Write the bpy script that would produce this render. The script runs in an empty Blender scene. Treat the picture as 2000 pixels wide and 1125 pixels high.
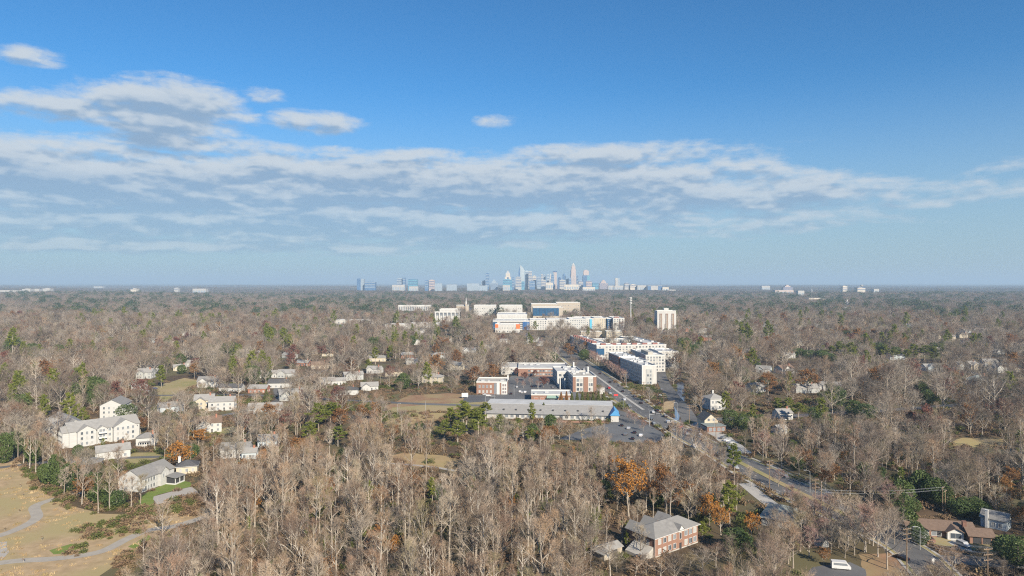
import bpy, math, random
import numpy as np
from mathutils import Vector, Matrix, noise as mnoise

# ------------------------------------------------------------------ camera, sky, sun, exposure
H = 90.0            # eye height of the drone above the ground (m)
F = 1333.0          # focal length in photo pixels (2000 px wide)
EY = 551.0          # photo row of the eye level
SUN_AZ = math.radians(29)      # sun behind the camera, this far to the right
SUN_EL = math.radians(29)
scene = bpy.context.scene
col = scene.collection
cam_d = bpy.data.cameras.new("camera")
cam_d.sensor_width = 36.0
cam_d.lens = F / 2000.0 * 36.0
cam_d.shift_y = -(562.5 - EY) / 2000.0
cam_d.clip_start = 1.0
cam_d.clip_end = 120000.0
cam = bpy.data.objects.new("camera", cam_d)
cam.location = (0, 0, H)
cam.rotation_euler = (math.radians(90), 0, 0)
col.objects.link(cam)
scene.camera = cam

SUNV = Vector((math.sin(SUN_AZ) * math.cos(SUN_EL), -math.cos(SUN_AZ) * math.cos(SUN_EL), math.sin(SUN_EL)))
sun_d = bpy.data.lights.new("sun", 'SUN')
sun_d.energy = 5.0
sun_d.angle = math.radians(0.53)
sun_d.color = (1.0, 0.89, 0.72)
sun = bpy.data.objects.new("sun", sun_d)
sun.rotation_euler = (-SUNV).to_track_quat('-Z', 'Y').to_euler()
sun.location = (60, -100, 300)
col.objects.link(sun)

scene.view_settings.view_transform = 'Standard'
scene.view_settings.look = 'None'
scene.view_settings.exposure = 0.70
scene.view_settings.gamma = 1.0
scene.view_settings.use_curve_mapping = False
scene.render.engine = 'CYCLES'
cy = scene.cycles
cy.max_bounces = 5
cy.diffuse_bounces = 1
cy.glossy_bounces = 2
cy.transmission_bounces = 2
cy.volume_bounces = 1
cy.transparent_max_bounces = 4
cy.use_denoising = False
cy.use_adaptive_sampling = False
cy.filter_width = 1.15
cy.caustics_reflective = False
cy.caustics_refractive = False

world = bpy.data.worlds.new("World")
scene.world = world
world.use_nodes = True
SKY_STRENGTH = 0.0795


def build_world():
    nt = world.node_tree
    for n in list(nt.nodes):
        nt.nodes.remove(n)
    N, L = nt.nodes.new, nt.links.new
    out = N('ShaderNodeOutputWorld')
    bg = N('ShaderNodeBackground')
    bg.inputs['Strength'].default_value = SKY_STRENGTH
    L(bg.outputs[0], out.inputs['Surface'])
    sky = N('ShaderNodeTexSky')
    sky.sky_type = 'NISHITA'
    sky.sun_disc = False
    sky.sun_elevation = SUN_EL
    sky.sun_rotation = math.pi - SUN_AZ
    sky.altitude = 200
    sky.air_density = 1.0
    sky.dust_density = 0.0
    sky.ozone_density = 1.5

    def math_(op, a, b=None, c=None, clamp=False):
        n = N('ShaderNodeMath')
        n.operation = op
        n.use_clamp = clamp
        for i, v in enumerate((a, b, c)):
            if v is None:
                continue
            if isinstance(v, (int, float)):
                n.inputs[i].default_value = v
            else:
                L(v, n.inputs[i])
        return n.outputs[0]

    def smooth(v, lo, hi, a=0.0, b=1.0):
        n = N('ShaderNodeMapRange')
        n.interpolation_type = 'SMOOTHSTEP'
        L(v, n.inputs[0])
        n.inputs[1].default_value = lo
        n.inputs[2].default_value = hi
        n.inputs[3].default_value = a
        n.inputs[4].default_value = b
        return n.outputs[0]

    tc = N('ShaderNodeTexCoord')
    sep = N('ShaderNodeSeparateXYZ')
    L(tc.outputs['Generated'], sep.inputs[0])
    X, Y, Z = sep.outputs
    hyp = math_('SQRT', math_('ADD', math_('MULTIPLY', X, X), math_('MULTIPLY', Y, Y)))
    el = math_('DIVIDE', Z, math_('MAXIMUM', hyp, 0.02))       # tangent of the elevation
    az = math_('ARCTAN2', X, Y)                                # bearing, 0 = ahead

    def vec(a, e, s):
        c = N('ShaderNodeCombineXYZ')
        L(a, c.inputs[0]); L(e, c.inputs[1])
        c.inputs[2].default_value = s
        return c.outputs[0]

    def noise(v, scale, detail, rough, dist=0.0):
        n = N('ShaderNodeTexNoise')
        L(v, n.inputs['Vector'])
        n.inputs['Scale'].default_value = scale
        n.inputs['Detail'].default_value = detail
        n.inputs['Roughness'].default_value = rough
        n.inputs['Distortion'].default_value = dist
        return n.outputs['Fac']

    # cloud banks: (bearing, tan elevation, half width, half height, weight); a deck lies low all round the
    # horizon and single cumulus float above it
    def sky_xy(px, py):
        t = (px - 1000) / F
        return math.atan(t), (EY - py) / F / math.sqrt(1 + t * t)
    bumps = [(60, 110, 70, 19, .95), (255, 153, 34, 9, .62), (330, 215, 150, 52, 1.15), (90, 208, 190, 26, 1.0),
             (610, 238, 85, 27, .92), (400, 286, 210, 20, .95), (965, 237, 45, 14, .66), (825, 300, 100, 13, .85),
             (665, 293, 60, 11, .6), (60, 300, 330, 36, 1.15), (1180, 305, 260, 24, 1.0), (520, 190, 60, 22, .55),
             (1520, 368, 190, 24, .72), (1850, 372, 260, 28, .55), (1990, 322, 130, 24, .5), (300, 365, 460, 48, 1.45),
             (850, 362, 520, 44, 1.45), (1280, 390, 420, 36, 1.2), (560, 430, 640, 48, 1.35), (420, 475, 620, 24, .95), (1180, 440, 420, 26, 1.0), (150, 450, 400, 26, .85),
             (950, 465, 300, 18, .85), (1700, 400, 320, 20, .62)]

    def vmath(op, *a):
        n = N('ShaderNodeVectorMath')
        n.operation = op
        for i, v in enumerate(a):
            if isinstance(v, tuple):
                n.inputs[i].default_value = v
            else:
                L(v, n.inputs[i])
        return n.outputs['Value'] if op == 'DOT_PRODUCT' else n.outputs[0]

    def density(a, e, det):
        p = vec(a, e, 0.0)
        tot = None
        for (px, py, rx, ry, w) in bumps:
            ba, be = sky_xy(px, py)
            cs = math.cos(ba)
            ra, re = rx / F * cs * cs, ry / F * cs
            q = vmath('MULTIPLY_ADD', p, (1 / ra, 1 / re, 0), (-ba / ra, -be / re, 0))
            g = math_('MULTIPLY_ADD', vmath('DOT_PRODUCT', q, q), -0.55, w)
            tot = g if tot is None else math_('MAXIMUM', tot, g)
        # the same deck goes on outside the frame at both sides and behind
        side = smooth(math_('ABSOLUTE', a), 0.62, 0.85, -1.0, 0.9)
        dk = math_('MULTIPLY', math_('SUBTRACT', e, 0.14), 1 / 0.05)
        deck = math_('MULTIPLY_ADD', math_('MULTIPLY', dk, dk), -0.55, side)
        tot = math_('MAXIMUM', math_('MAXIMUM', tot, deck), -0.75)
        # fine structure
        e2 = math_('POWER', math_('MAXIMUM', e, 0.002), 0.75)
        n1 = noise(vec(math_('MULTIPLY', a, 9.0), math_('MULTIPLY', e2, 30.0), 3.7), 1.0, det, 0.6, 0.3)
        n2 = noise(vec(math_('MULTIPLY', a, 34.0), math_('MULTIPLY', e2, 62.0), 9.1), 1.0, det, 0.62, 0.3)
        fine = math_('ADD', math_('MULTIPLY', math_('SUBTRACT', n1, 0.5), 2.3), math_('MULTIPLY', math_('SUBTRACT', n2, 0.5), 1.2))
        return math_('ADD', tot, fine)

    d0 = density(az, el, 6.0)
    # light comes from above and behind: compare with the density a little higher up
    d0s = density(az, el, 2.2)
    d1 = density(math_('ADD', az, 0.004), math_('ADD', el, 0.013), 2.2)
    alpha = smooth(d0, 0.05, 1.0)
    slope = smooth(math_('SUBTRACT', d0s, d1), -0.55, 0.55)
    thin = smooth(math_('ADD', math_('MULTIPLY', d1, 0.6), math_('MULTIPLY', d0, 0.4)), 0.2, 1.8, 1.0, 0.0)
    lit = math_('ADD', math_('MULTIPLY', thin, 0.5), math_('MULTIPLY', slope, 0.5))
    lit = smooth(lit, 0.22, 0.92)
    mixc = N('ShaderNodeMix'); mixc.data_type = 'RGBA'
    L(lit, mixc.inputs['Factor'])
    mixc.inputs['A'].default_value = (2.2, 3.2, 4.5, 1)
    mixc.inputs['B'].default_value = (4.75, 5.25, 5.75, 1)
    # air between us and the low clouds
    far = smooth(el, 0.03, 0.17, 0.55, 0.95)
    alpha = math_('MULTIPLY', alpha, far)
    # blue of the clear sky
    tint = N('ShaderNodeMix'); tint.data_type = 'RGBA'; tint.blend_type = 'MULTIPLY'
    tint.inputs['Factor'].default_value = 1.0
    L(sky.outputs[0], tint.inputs['A'])
    tint.inputs['B'].default_value = (.28, .69, 1.0, 1)
    # pale blue air low over the horizon, all round
    air = N('ShaderNodeMix'); air.data_type = 'RGBA'
    L(smooth(el, -0.03, 0.30, 0.92, 0.0), air.inputs['Factor'])
    L(tint.outputs['Result'], air.inputs['A'])
    air.inputs['B'].default_value = (3.05, 3.85, 4.45, 1)
    mx = N('ShaderNodeMix'); mx.data_type = 'RGBA'
    L(alpha, mx.inputs['Factor'])
    L(air.outputs['Result'], mx.inputs['A'])
    L(mixc.outputs['Result'], mx.inputs['B'])
    L(mx.outputs['Result'], bg.inputs['Color'])
    return tint, mixc


build_world()
world.cycles.sampling_method = 'MANUAL'
world.cycles.sample_map_resolution = 512

R = random.Random(11)


# ------------------------------------------------------------------ pixel <-> ground
def G(px, py, z=0.0):
    d = (H - z) * F / (py - EY)
    return ((px - 1000) / F * d, d)


def PX(x, y, z):
    return 1000 + F * x / y, EY - F * (z - H) / y


def hz(x, y):
    """gentle hills, only far out"""
    d = math.hypot(x, y)
    a = min(1.0, max(0.0, (d - 2200) / 2500))
    if a <= 0:
        return 0.0
    return a * 9.0 * (math.sin(x * .0011 + 1.3) * math.cos(y * .0009 + .4) + .6 * math.sin(x * .0027 + y * .0021))


# ------------------------------------------------------------------ materials
MATS = {}


def mat(name, base, rough=0.85, var=None, nscale=0.6, metallic=0.0, rnd=None, translucent=0.0, spec=0.3, var2=None, bump=0.0, stretch=None, detail=4.0):
    """procedural material: base colour, noise variation towards var, per-object random tints rnd"""
    if name in MATS:
        return MATS[name]
    m = bpy.data.materials.new(name)
    m.use_nodes = True
    nt = m.node_tree
    N, L = nt.nodes.new, nt.links.new
    p = nt.nodes['Principled BSDF']
    p.inputs['Roughness'].default_value = rough
    p.inputs['Metallic'].default_value = metallic
    p.inputs['Specular IOR Level'].default_value = spec
    c = None
    if rnd:
        oi = N('ShaderNodeObjectInfo')
        cr = N('ShaderNodeValToRGB')
        L(oi.outputs['Random'], cr.inputs[0])
        el = cr.color_ramp.elements
        while len(el) < len(rnd):
            el.new(0.5)
        for i, rc in enumerate(rnd):
            el[i].position = i / max(1, len(rnd) - 1)
            el[i].color = (*rc, 1)
        c = cr.outputs[0]
    if var is not None:
        tc = N('ShaderNodeTexCoord')
        src = tc.outputs['Object']
        if stretch:
            mp = N('ShaderNodeMapping')
            mp.inputs['Scale'].default_value = stretch
            L(src, mp.inputs[0]); src = mp.outputs[0]
        nz = N('ShaderNodeTexNoise')
        L(src, nz.inputs['Vector'])
        nz.inputs['Scale'].default_value = nscale
        nz.inputs['Detail'].default_value = detail
        nz.inputs['Roughness'].default_value = 0.65
        mr = N('ShaderNodeMapRange')
        L(nz.outputs['Fac'], mr.inputs[0])
        mr.inputs[1].default_value = 0.34
        mr.inputs[2].default_value = 0.66
        mx = N('ShaderNodeMix'); mx.data_type = 'RGBA'
        L(mr.outputs[0], mx.inputs['Factor'])
        if c is not None:
            L(c, mx.inputs['A'])
        else:
            mx.inputs['A'].default_value = (*base, 1)
        mx.inputs['B'].default_value = (*var, 1)
        c = mx.outputs['Result']
        if var2 is not None:
            nz2 = N('ShaderNodeTexNoise')
            L(src, nz2.inputs['Vector'])
            nz2.inputs['Scale'].default_value = nscale * 0.17
            nz2.inputs['Detail'].default_value = 5.0
            mr2 = N('ShaderNodeMapRange')
            L(nz2.outputs['Fac'], mr2.inputs[0])
            mr2.inputs[1].default_value = 0.42
            mr2.inputs[2].default_value = 0.62
            mx2 = N('ShaderNodeMix'); mx2.data_type = 'RGBA'
            L(mr2.outputs[0], mx2.inputs['Factor'])
            L(c, mx2.inputs['A'])
            mx2.inputs['B'].default_value = (*var2, 1)
            c = mx2.outputs['Result']
        if bump:
            bp = N('ShaderNodeBump')
            bp.inputs['Strength'].default_value = bump
            bp.inputs['Distance'].default_value = 0.2
            L(nz.outputs['Fac'], bp.inputs['Height'])
            L(bp.outputs[0], p.inputs['Normal'])
    if c is not None:
        L(c, p.inputs['Base Color'])
    else:
        p.inputs['Base Color'].default_value = (*base, 1)
    if translucent:
        tr = N('ShaderNodeBsdfTranslucent')
        if c is not None:
            L(c, tr.inputs['Color'])
        else:
            tr.inputs['Color'].default_value = (*base, 1)
        ms = N('ShaderNodeMixShader')
        ms.inputs[0].default_value = translucent
        L(p.outputs[0], ms.inputs[1])
        L(tr.outputs[0], ms.inputs[2])
        L(ms.outputs[0], nt.nodes['Material Output'].inputs['Surface'])
    MATS[name] = m
    return m


M_ground = mat('ground_leaf_litter', (.13, .085, .05), .95, var=(.06, .042, .028), nscale=.09, var2=(.13, .115, .055), detail=8)
M_dry = mat('dry_winter_grass', (.48, .35, .21), .95, var=(.31, .225, .125), nscale=.22, var2=(.36, .295, .145), detail=14)
M_meadow = mat('tan_meadow', (.42, .29, .16), .95, var=(.30, .21, .11), nscale=.15, var2=(.36, .29, .13), detail=8)
M_green = mat('green_lawn', (.13, .20, .035), .95, var=(.20, .23, .06), nscale=.25, detail=8)
M_lawn = mat('winter_lawn', (.36, .29, .14), .95, var=(.22, .22, .08), nscale=.15, var2=(.36, .28, .15), detail=8)
M_pine_straw = mat('pine_straw_bank', (.34, .20, .115), .95, var=(.22, .135, .08), nscale=.3, var2=(.31, .23, .12), detail=10)
M_asphalt = mat('road_asphalt', (.135, .132, .13), .9, var=(.095, .094, .095), nscale=.16, var2=(.155, .15, .145), detail=10)
M_lot = mat('parking_asphalt', (.13, .135, .14), .9, var=(.17, .17, .17), nscale=.15, var2=(.10, .10, .105), detail=8)
M_concrete = mat('concrete', (.46, .44, .40), .9, var=(.38, .36, .33), nscale=.5, detail=6)
M_path = mat('path_asphalt', (.40, .365, .31), .9, var=(.33, .30, .26), nscale=.4, detail=6)
M_gravel = mat('gravel_pad', (.36, .325, .285), .95, var=(.42, .40, .37), nscale=1.5, detail=8)
M_paint = mat('road_paint', (.72, .71, .68), .8)
M_yellow = mat('road_paint_yellow', (.62, .45, .10), .8)
M_water = mat('creek_water', (.10, .16, .24), .12, var=(.16, .20, .25), nscale=.2, spec=.5)
M_kerb = mat('kerb_concrete', (.50, .48, .44), .9, var=(.42, .40, .37), nscale=.6)

M_white = mat('white_siding', (.52, .52, .505), .7, var=(.44, .44, .425), nscale=.5, stretch=(.3, .3, 6))
M_cream = mat('cream_siding', (.55, .49, .385), .75, var=(.47, .42, .33), nscale=.5, stretch=(.3, .3, 6))
M_pale = mat('pale_stucco', (.55, .54, .515), .8, var=(.43, .42, .40), nscale=.35, stretch=(1, 1, .22), detail=8)
M_beige = mat('beige_stucco', (.45, .395, .32), .8, var=(.38, .33, .27), nscale=.3)
M_grey = mat('grey_siding', (.42, .43, .42), .75, var=(.36, .37, .36), nscale=.5)
M_bluegrey = mat('blue_grey_siding', (.45, .50, .53), .75, var=(.39, .44, .47), nscale=.5)  # also carries the blue shade of one white house
M_brick = mat('red_brick', (.40, .185, .125), .9, var=(.30, .14, .10), nscale=1.6, stretch=(1, 1, 3), detail=6)
M_brick2 = mat('orange_brick', (.30, .175, .128), .9, var=(.235, .135, .10), nscale=1.6, stretch=(1, 1, 3), detail=6)
M_darkb = mat('dark_brick', (.22, .12, .09), .9, var=(.16, .09, .07), nscale=1.5)
M_roof_g = mat('grey_shingle', (.27, .262, .25), .92, var=(.19, .185, .18), nscale=.7, var2=(.23, .225, .215), detail=9)
M_roof_l = mat('light_grey_shingle', (.34, .33, .315), .92, var=(.25, .245, .235), nscale=.6, var2=(.29, .28, .265), detail=9)
M_roof_d = mat('dark_shingle', (.075, .075, .08), .92, var=(.11, .11, .115), nscale=1.0, detail=6)
M_roof_b = mat('brown_shingle', (.20, .14, .105), .92, var=(.15, .105, .08), nscale=1.2, detail=6)
M_roof_t = mat('grey_green_shingle', (.25, .28, .27), .92, var=(.20, .23, .22), nscale=1.0, detail=6)
M_roof_w = mat('white_membrane_roof', (.54, .54, .53), .85, var=(.42, .42, .41), nscale=.12, detail=6)
M_roof_c = mat('gravel_roof', (.46, .44, .39), .95, var=(.38, .36, .32), nscale=.2, detail=6)
M_trim = mat('white_trim', (.57, .57, .555), .7)
M_glass = mat('window_glass', (.20, .22, .245), .25, spec=.5)
M_bglass = mat('blue_glass', (.025, .07, .15), .12, var=(.035, .11, .21), nscale=.12, spec=.6)
M_glass2 = mat('window_glass_dark', (.07, .085, .105), .15, spec=.6)
M_glass3 = mat('window_blinds', (.40, .40, .385), .5)
M_dark = mat('dark_metal_and_shade', (.05, .05, .055), .6)  # also painted on as shade in recesses and openings
M_metal = mat('galvanised_metal', (.50, .51, .52), .5, metallic=.4)
M_wood = mat('weathered_wood', (.30, .21, .14), .9, var=(.22, .155, .105), nscale=2.0)
M_orange = mat('orange_panel', (.75, .17, .05), .6)
M_bluep = mat('blue_panel', (.03, .09, .24), .5, var=(.04, .13, .30), nscale=.1)
M_cyan = mat('cyan_panel', (.10, .42, .60), .6)
M_blue_awning = mat('blue_metal_roof', (.09, .30, .56), .5)
M_green_awning = mat('green_metal_roof', (.22, .32, .27), .6)
M_redroof = mat('red_brown_parapet', (.30, .135, .115), .85, var=(.23, .11, .095), nscale=.4)
M_red = mat('red_paint', (.60, .05, .05), .5)


# ------------------------------------------------------------------ mesh helpers
class MB:
    def __init__(self):
        self.v, self.f, self.m = [], [], []

    def add(self, verts, faces, mi=0):
        o = len(self.v)
        self.v += [tuple(p) for p in verts]
        for f in faces:
            self.f.append(tuple(i + o for i in f))
            self.m.append(mi)
        return self

    def box(self, x0, x1, y0, y1, z0, z1, mi=0, T=None):
        P = [(x0, y0, z0), (x1, y0, z0), (x1, y1, z0), (x0, y1, z0), (x0, y0, z1), (x1, y0, z1), (x1, y1, z1), (x0, y1, z1)]
        if T:
            P = [T(p) for p in P]
        return self.add(P, [(3, 2, 1, 0), (4, 5, 6, 7), (0, 1, 5, 4), (1, 2, 6, 5), (2, 3, 7, 6), (3, 0, 4, 7)], mi)

    def tube(self, pts, rads, n=6, mi=0, cap=True):
        pts = [Vector(p) for p in pts]
        o = len(self.v)
        k = len(pts)
        for i, p in enumerate(pts):
            t = (pts[min(i + 1, k - 1)] - pts[max(i - 1, 0)])
            if t.length < 1e-6:
                t = Vector((0, 0, 1))
            t.normalize()
            a = t.cross(Vector((0, 0, 1)) if abs(t.z) < .9 else Vector((1, 0, 0))).normalized()
            b = t.cross(a)
            for j in range(n):
                an = 2 * math.pi * j / n
                self.v.append(tuple(p + (a * math.cos(an) + b * math.sin(an)) * rads[i]))
        for i in range(k - 1):
            for j in range(n):
                j2 = (j + 1) % n
                self.f.append((o + i * n + j, o + i * n + j2, o + (i + 1) * n + j2, o + (i + 1) * n + j))
                self.m.append(mi)
        if cap:
            self.f.append(tuple(o + (k - 1) * n + j for j in range(n))); self.m.append(mi)
        return self

    def mesh(self, name, mats):
        me = bpy.data.meshes.new(name)
        me.from_pydata(self.v, [], self.f)
        for m in (mats if isinstance(mats, (list, tuple)) else [mats]):
            me.materials.append(m)
        if any(self.m):
            me.polygons.foreach_set('material_index', self.m)
        me.update()
        return me


def obj(name, me, parent=None, loc=(0, 0, 0), rz=0.0, sc=None):
    o = bpy.data.objects.new(name, me)
    col.objects.link(o)
    if parent is not None:
        o.parent = parent
    o.location = loc
    if rz:
        o.rotation_euler = (0, 0, rz)
    if sc:
        o.scale = (sc, sc, sc) if isinstance(sc, (int, float)) else sc
    return o


def tag(o, label, cat, group=None):
    o['label'] = label
    o['category'] = cat
    if group:
        o['group'] = group
    return o


def thing(name, label, cat, loc, rz=0.0, group=None):
    o = bpy.data.objects.new(name, None)
    o.empty_display_size = 1.0
    col.objects.link(o)
    o.location = loc
    o.rotation_euler = (0, 0, rz)
    return tag(o, label, cat, group)


def copy_tree(src, loc, rz=0.0, sc=1.0):
    r = src.copy()
    col.objects.link(r)
    r.location = loc
    r.rotation_euler = (0, 0, rz)
    r.scale = (sc, sc, sc) if isinstance(sc, (int, float)) else sc
    for ch in src.children:
        c = ch.copy()
        col.objects.link(c)
        c.parent = r
        for g in ch.children:
            q = g.copy()
            col.objects.link(q)
            q.parent = c
    return r


def structure(name, me, z=0.0):
    o = obj(name, me, None, (0, 0, z))
    o['kind'] = 'structure'
    return o


# keep-clear bookkeeping for the planting
FOOT = []        # (x, y, radius) of footprints
RECTS = []       # (px0, px1, py0, py1, dist, prob)
POLYS = []       # photo polygons whose ground must stay in view


def keep(root, pts, prob=0.9, pad=2.0):
    """pts: world corners (x,y,z); trees stay off the footprint and mostly out of the line of sight"""
    xs = [p[0] for p in pts]; ys = [p[1] for p in pts]
    cx_, cy_ = sum(xs) / len(xs), sum(ys) / len(ys)
    FOOT.append(np.array([(p[0], p[1]) for p in pts]))
    q = [PX(*p) for p in pts]
    RECTS.append((min(a for a, b in q), max(a for a, b in q), min(b for a, b in q), max(b for a, b in q), min(ys), prob))


# ------------------------------------------------------------------ ground, roads, lots
def flat_poly(name, pts, m, z, kind='structure', clear=False):
    """pts on the ground plane"""
    b = MB().add([(x, y, 0) for x, y in pts], [tuple(range(len(pts)))])
    me = b.mesh(name, m)
    if me.polygons[0].normal.z < 0:
        me.flip_normals()
    o = obj(name, me, None, (0, 0, z))
    o['kind'] = kind
    return o


def px_poly(name, pts, m, z, clear=True):
    if clear:
        POLYS.append(pts)
    return flat_poly(name, wobble([G(*p) for p in pts]), m, z)


def wobble(pts, step=4.0, amp=0.7):
    out = []
    for i, a in enumerate(pts):
        b = pts[(i + 1) % len(pts)]
        L_ = math.hypot(b[0] - a[0], b[1] - a[1])
        n = max(1, int(L_ / step))
        for k in range(n):
            t = k / n
            x, y = a[0] + (b[0] - a[0]) * t, a[1] + (b[1] - a[1]) * t
            if k:
                x += amp * mnoise.noise(Vector((x * .11, y * .11, 1.7)))*2
                y += amp * mnoise.noise(Vector((x * .11, y * .11, 8.7)))*2
            out.append((x, y))
    return out


def smooth_line(pts, n=8):
    out = []
    P = [pts[0]] + list(pts) + [pts[-1]]
    for i in range(1, len(P) - 2):
        p0, p1, p2, p3 = (np.array(P[j], float) for j in (i - 1, i, i + 1, i + 2))
        for k in range(n):
            t = k / n
            out.append(tuple(.5 * ((2 * p1) + (-p0 + p2) * t + (2 * p0 - 5 * p1 + 4 * p2 - p3) * t * t + (-p0 + 3 * p1 - 3 * p2 + p3) * t ** 3)))
    out.append(tuple(pts[-1]))
    return out


def offset(line, d):
    out = []
    for i, p in enumerate(line):
        a = line[max(0, i - 1)]; b = line[min(len(line) - 1, i + 1)]
        tx, ty = b[0] - a[0], b[1] - a[1]
        l = math.hypot(tx, ty) or 1
        out.append((p[0] + ty / l * d, p[1] - tx / l * d))     # d > 0: right of travel
    return out


def ribbon_mesh(name, line, d0, d1, m, h=0.0):
    a, b = offset(line, d0), offset(line, d1)
    if line is MAIN or (len(line) and line[0] is MAIN[0]):      # the main road is narrower near the bend
        k = [float(np.interp(p[1], [236, 290, 325, 362, 460, 520], [.52, .90, .90, .62, .70, .98])) for p in line]
        a = [(p[0] + (q[0] - p[0]) * f, p[1] + (q[1] - p[1]) * f) for p, q, f in zip(line, a, k)]
        b = [(p[0] + (q[0] - p[0]) * f, p[1] + (q[1] - p[1]) * f) for p, q, f in zip(line, b, k)]
    mb = MB()
    n = len(line)
    if h == 0:
        mb.add([(x, y, 0) for x, y in a] + [(x, y, 0) for x, y in b], [(i, n + i, n + i + 1, i + 1) for i in range(n - 1)])
    else:
        mb.add([(x, y, h) for x, y in a] + [(x, y, h) for x, y in b] + [(x, y, 0) for x, y in a] + [(x, y, 0) for x, y in b],
               [(i, n + i, n + i + 1, i + 1) for i in range(n - 1)] +
               [(2 * n + i, i, i + 1, 2 * n + i + 1) for i in range(n - 1)] +
               [(n + i, 3 * n + i, 3 * n + i + 1, n + i + 1) for i in range(n - 1)])
    me = mb.mesh(name, m)
    up = sum(p.normal.z for p in me.polygons)
    if up < 0:
        me.flip_normals()
    return me


LINES = []   # (line, halfwidth) roads kept free of trees


def road(name, line, w, m, z, clear=True, prob=True):
    structure(name, ribbon_mesh(name, line, -w / 2, w / 2, m), z)
    LINES.append((line, w / 2 + 1.5))
    if clear:
        l, r = offset(line, -w / 2), offset(line, w / 2)
        for i in range(0, len(line) - 1):
            q = [PX(*l[i], 0), PX(*l[i + 1], 0), PX(*r[i + 1], 0), PX(*r[i], 0)]
            POLYS.append(q)


def dashes(parent, name, line, off, m, dash=3.0, gap=9.0, w=.16):
    ln = offset(line, off)
    acc, on, pts = 0.0, True, []
    mb = MB()
    s = 0.0
    dist = [0]
    for a, b in zip(ln, ln[1:]):
        dist.append(dist[-1] + math.hypot(b[0] - a[0], b[1] - a[1]))
    arr = np.array(ln); dist = np.array(dist)
    k = 0
    while s < dist[-1] - dash:
        x0, y0 = np.interp(s, dist, arr[:, 0]), np.interp(s, dist, arr[:, 1])
        x1, y1 = np.interp(s + dash, dist, arr[:, 0]), np.interp(s + dash, dist, arr[:, 1])
        l = math.hypot(x1 - x0, y1 - y0)
        nx, ny = (y1 - y0) / l * w / 2, -(x1 - x0) / l * w / 2
        me = MB().add([(x0 - nx, y0 - ny, 0), (x0 + nx, y0 + ny, 0), (x1 + nx, y1 + ny, 0), (x1 - nx, y1 - ny, 0)], [(0, 1, 2, 3)]).mesh(name, m)
        if me.polygons[0].normal.z < 0:
            me.flip_normals()
        obj(name, me, parent, (0, 0, .03))
        s += dash + gap


def build_ground():
    # one sheet to the horizon, finer near the camera
    rad = [0, 120, 250, 500, 900, 1500, 2200, 2900, 3600, 4400, 5400, 6600, 8000, 10000, 13000, 17000, 23000, 32000, 46000]
    n = 72
    mb = MB()
    V = [(0, 0, 0)]
    for r in rad[1:]:
        for j in range(n):
            a = 2 * math.pi * j / n
            x, y = r * math.cos(a), r * math.sin(a)
            V.append((x, y, hz(x, y)))
    Fc = [(0, 1 + j, 1 + (j + 1) % n) for j in range(n)]
    for i in range(len(rad) - 2):
        o0, o1 = 1 + i * n, 1 + (i + 1) * n
        for j in range(n):
            j2 = (j + 1) % n
            Fc.append((o0 + j, o1 + j, o1 + j2, o0 + j2))
    mb.add(V, Fc)
    structure('ground', mb.mesh('ground', M_ground))


build_ground()

MAIN = smooth_line([(124, 150), (127.5, 195), (130.5, 211), (133.5, 229), (130, 258), (121.5, 298), (116.5, 325), (109.5, 362), (103.5, 393), (99.5, 427), (94.5, 460), (88.5, 533),
                    (82.5, 628), (75, 750), (65.7, 876), (40, 1080), (2, 1270), (-40, 1420), (-75, 1600), (-110, 1900), (-150, 2400)], 6)


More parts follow.
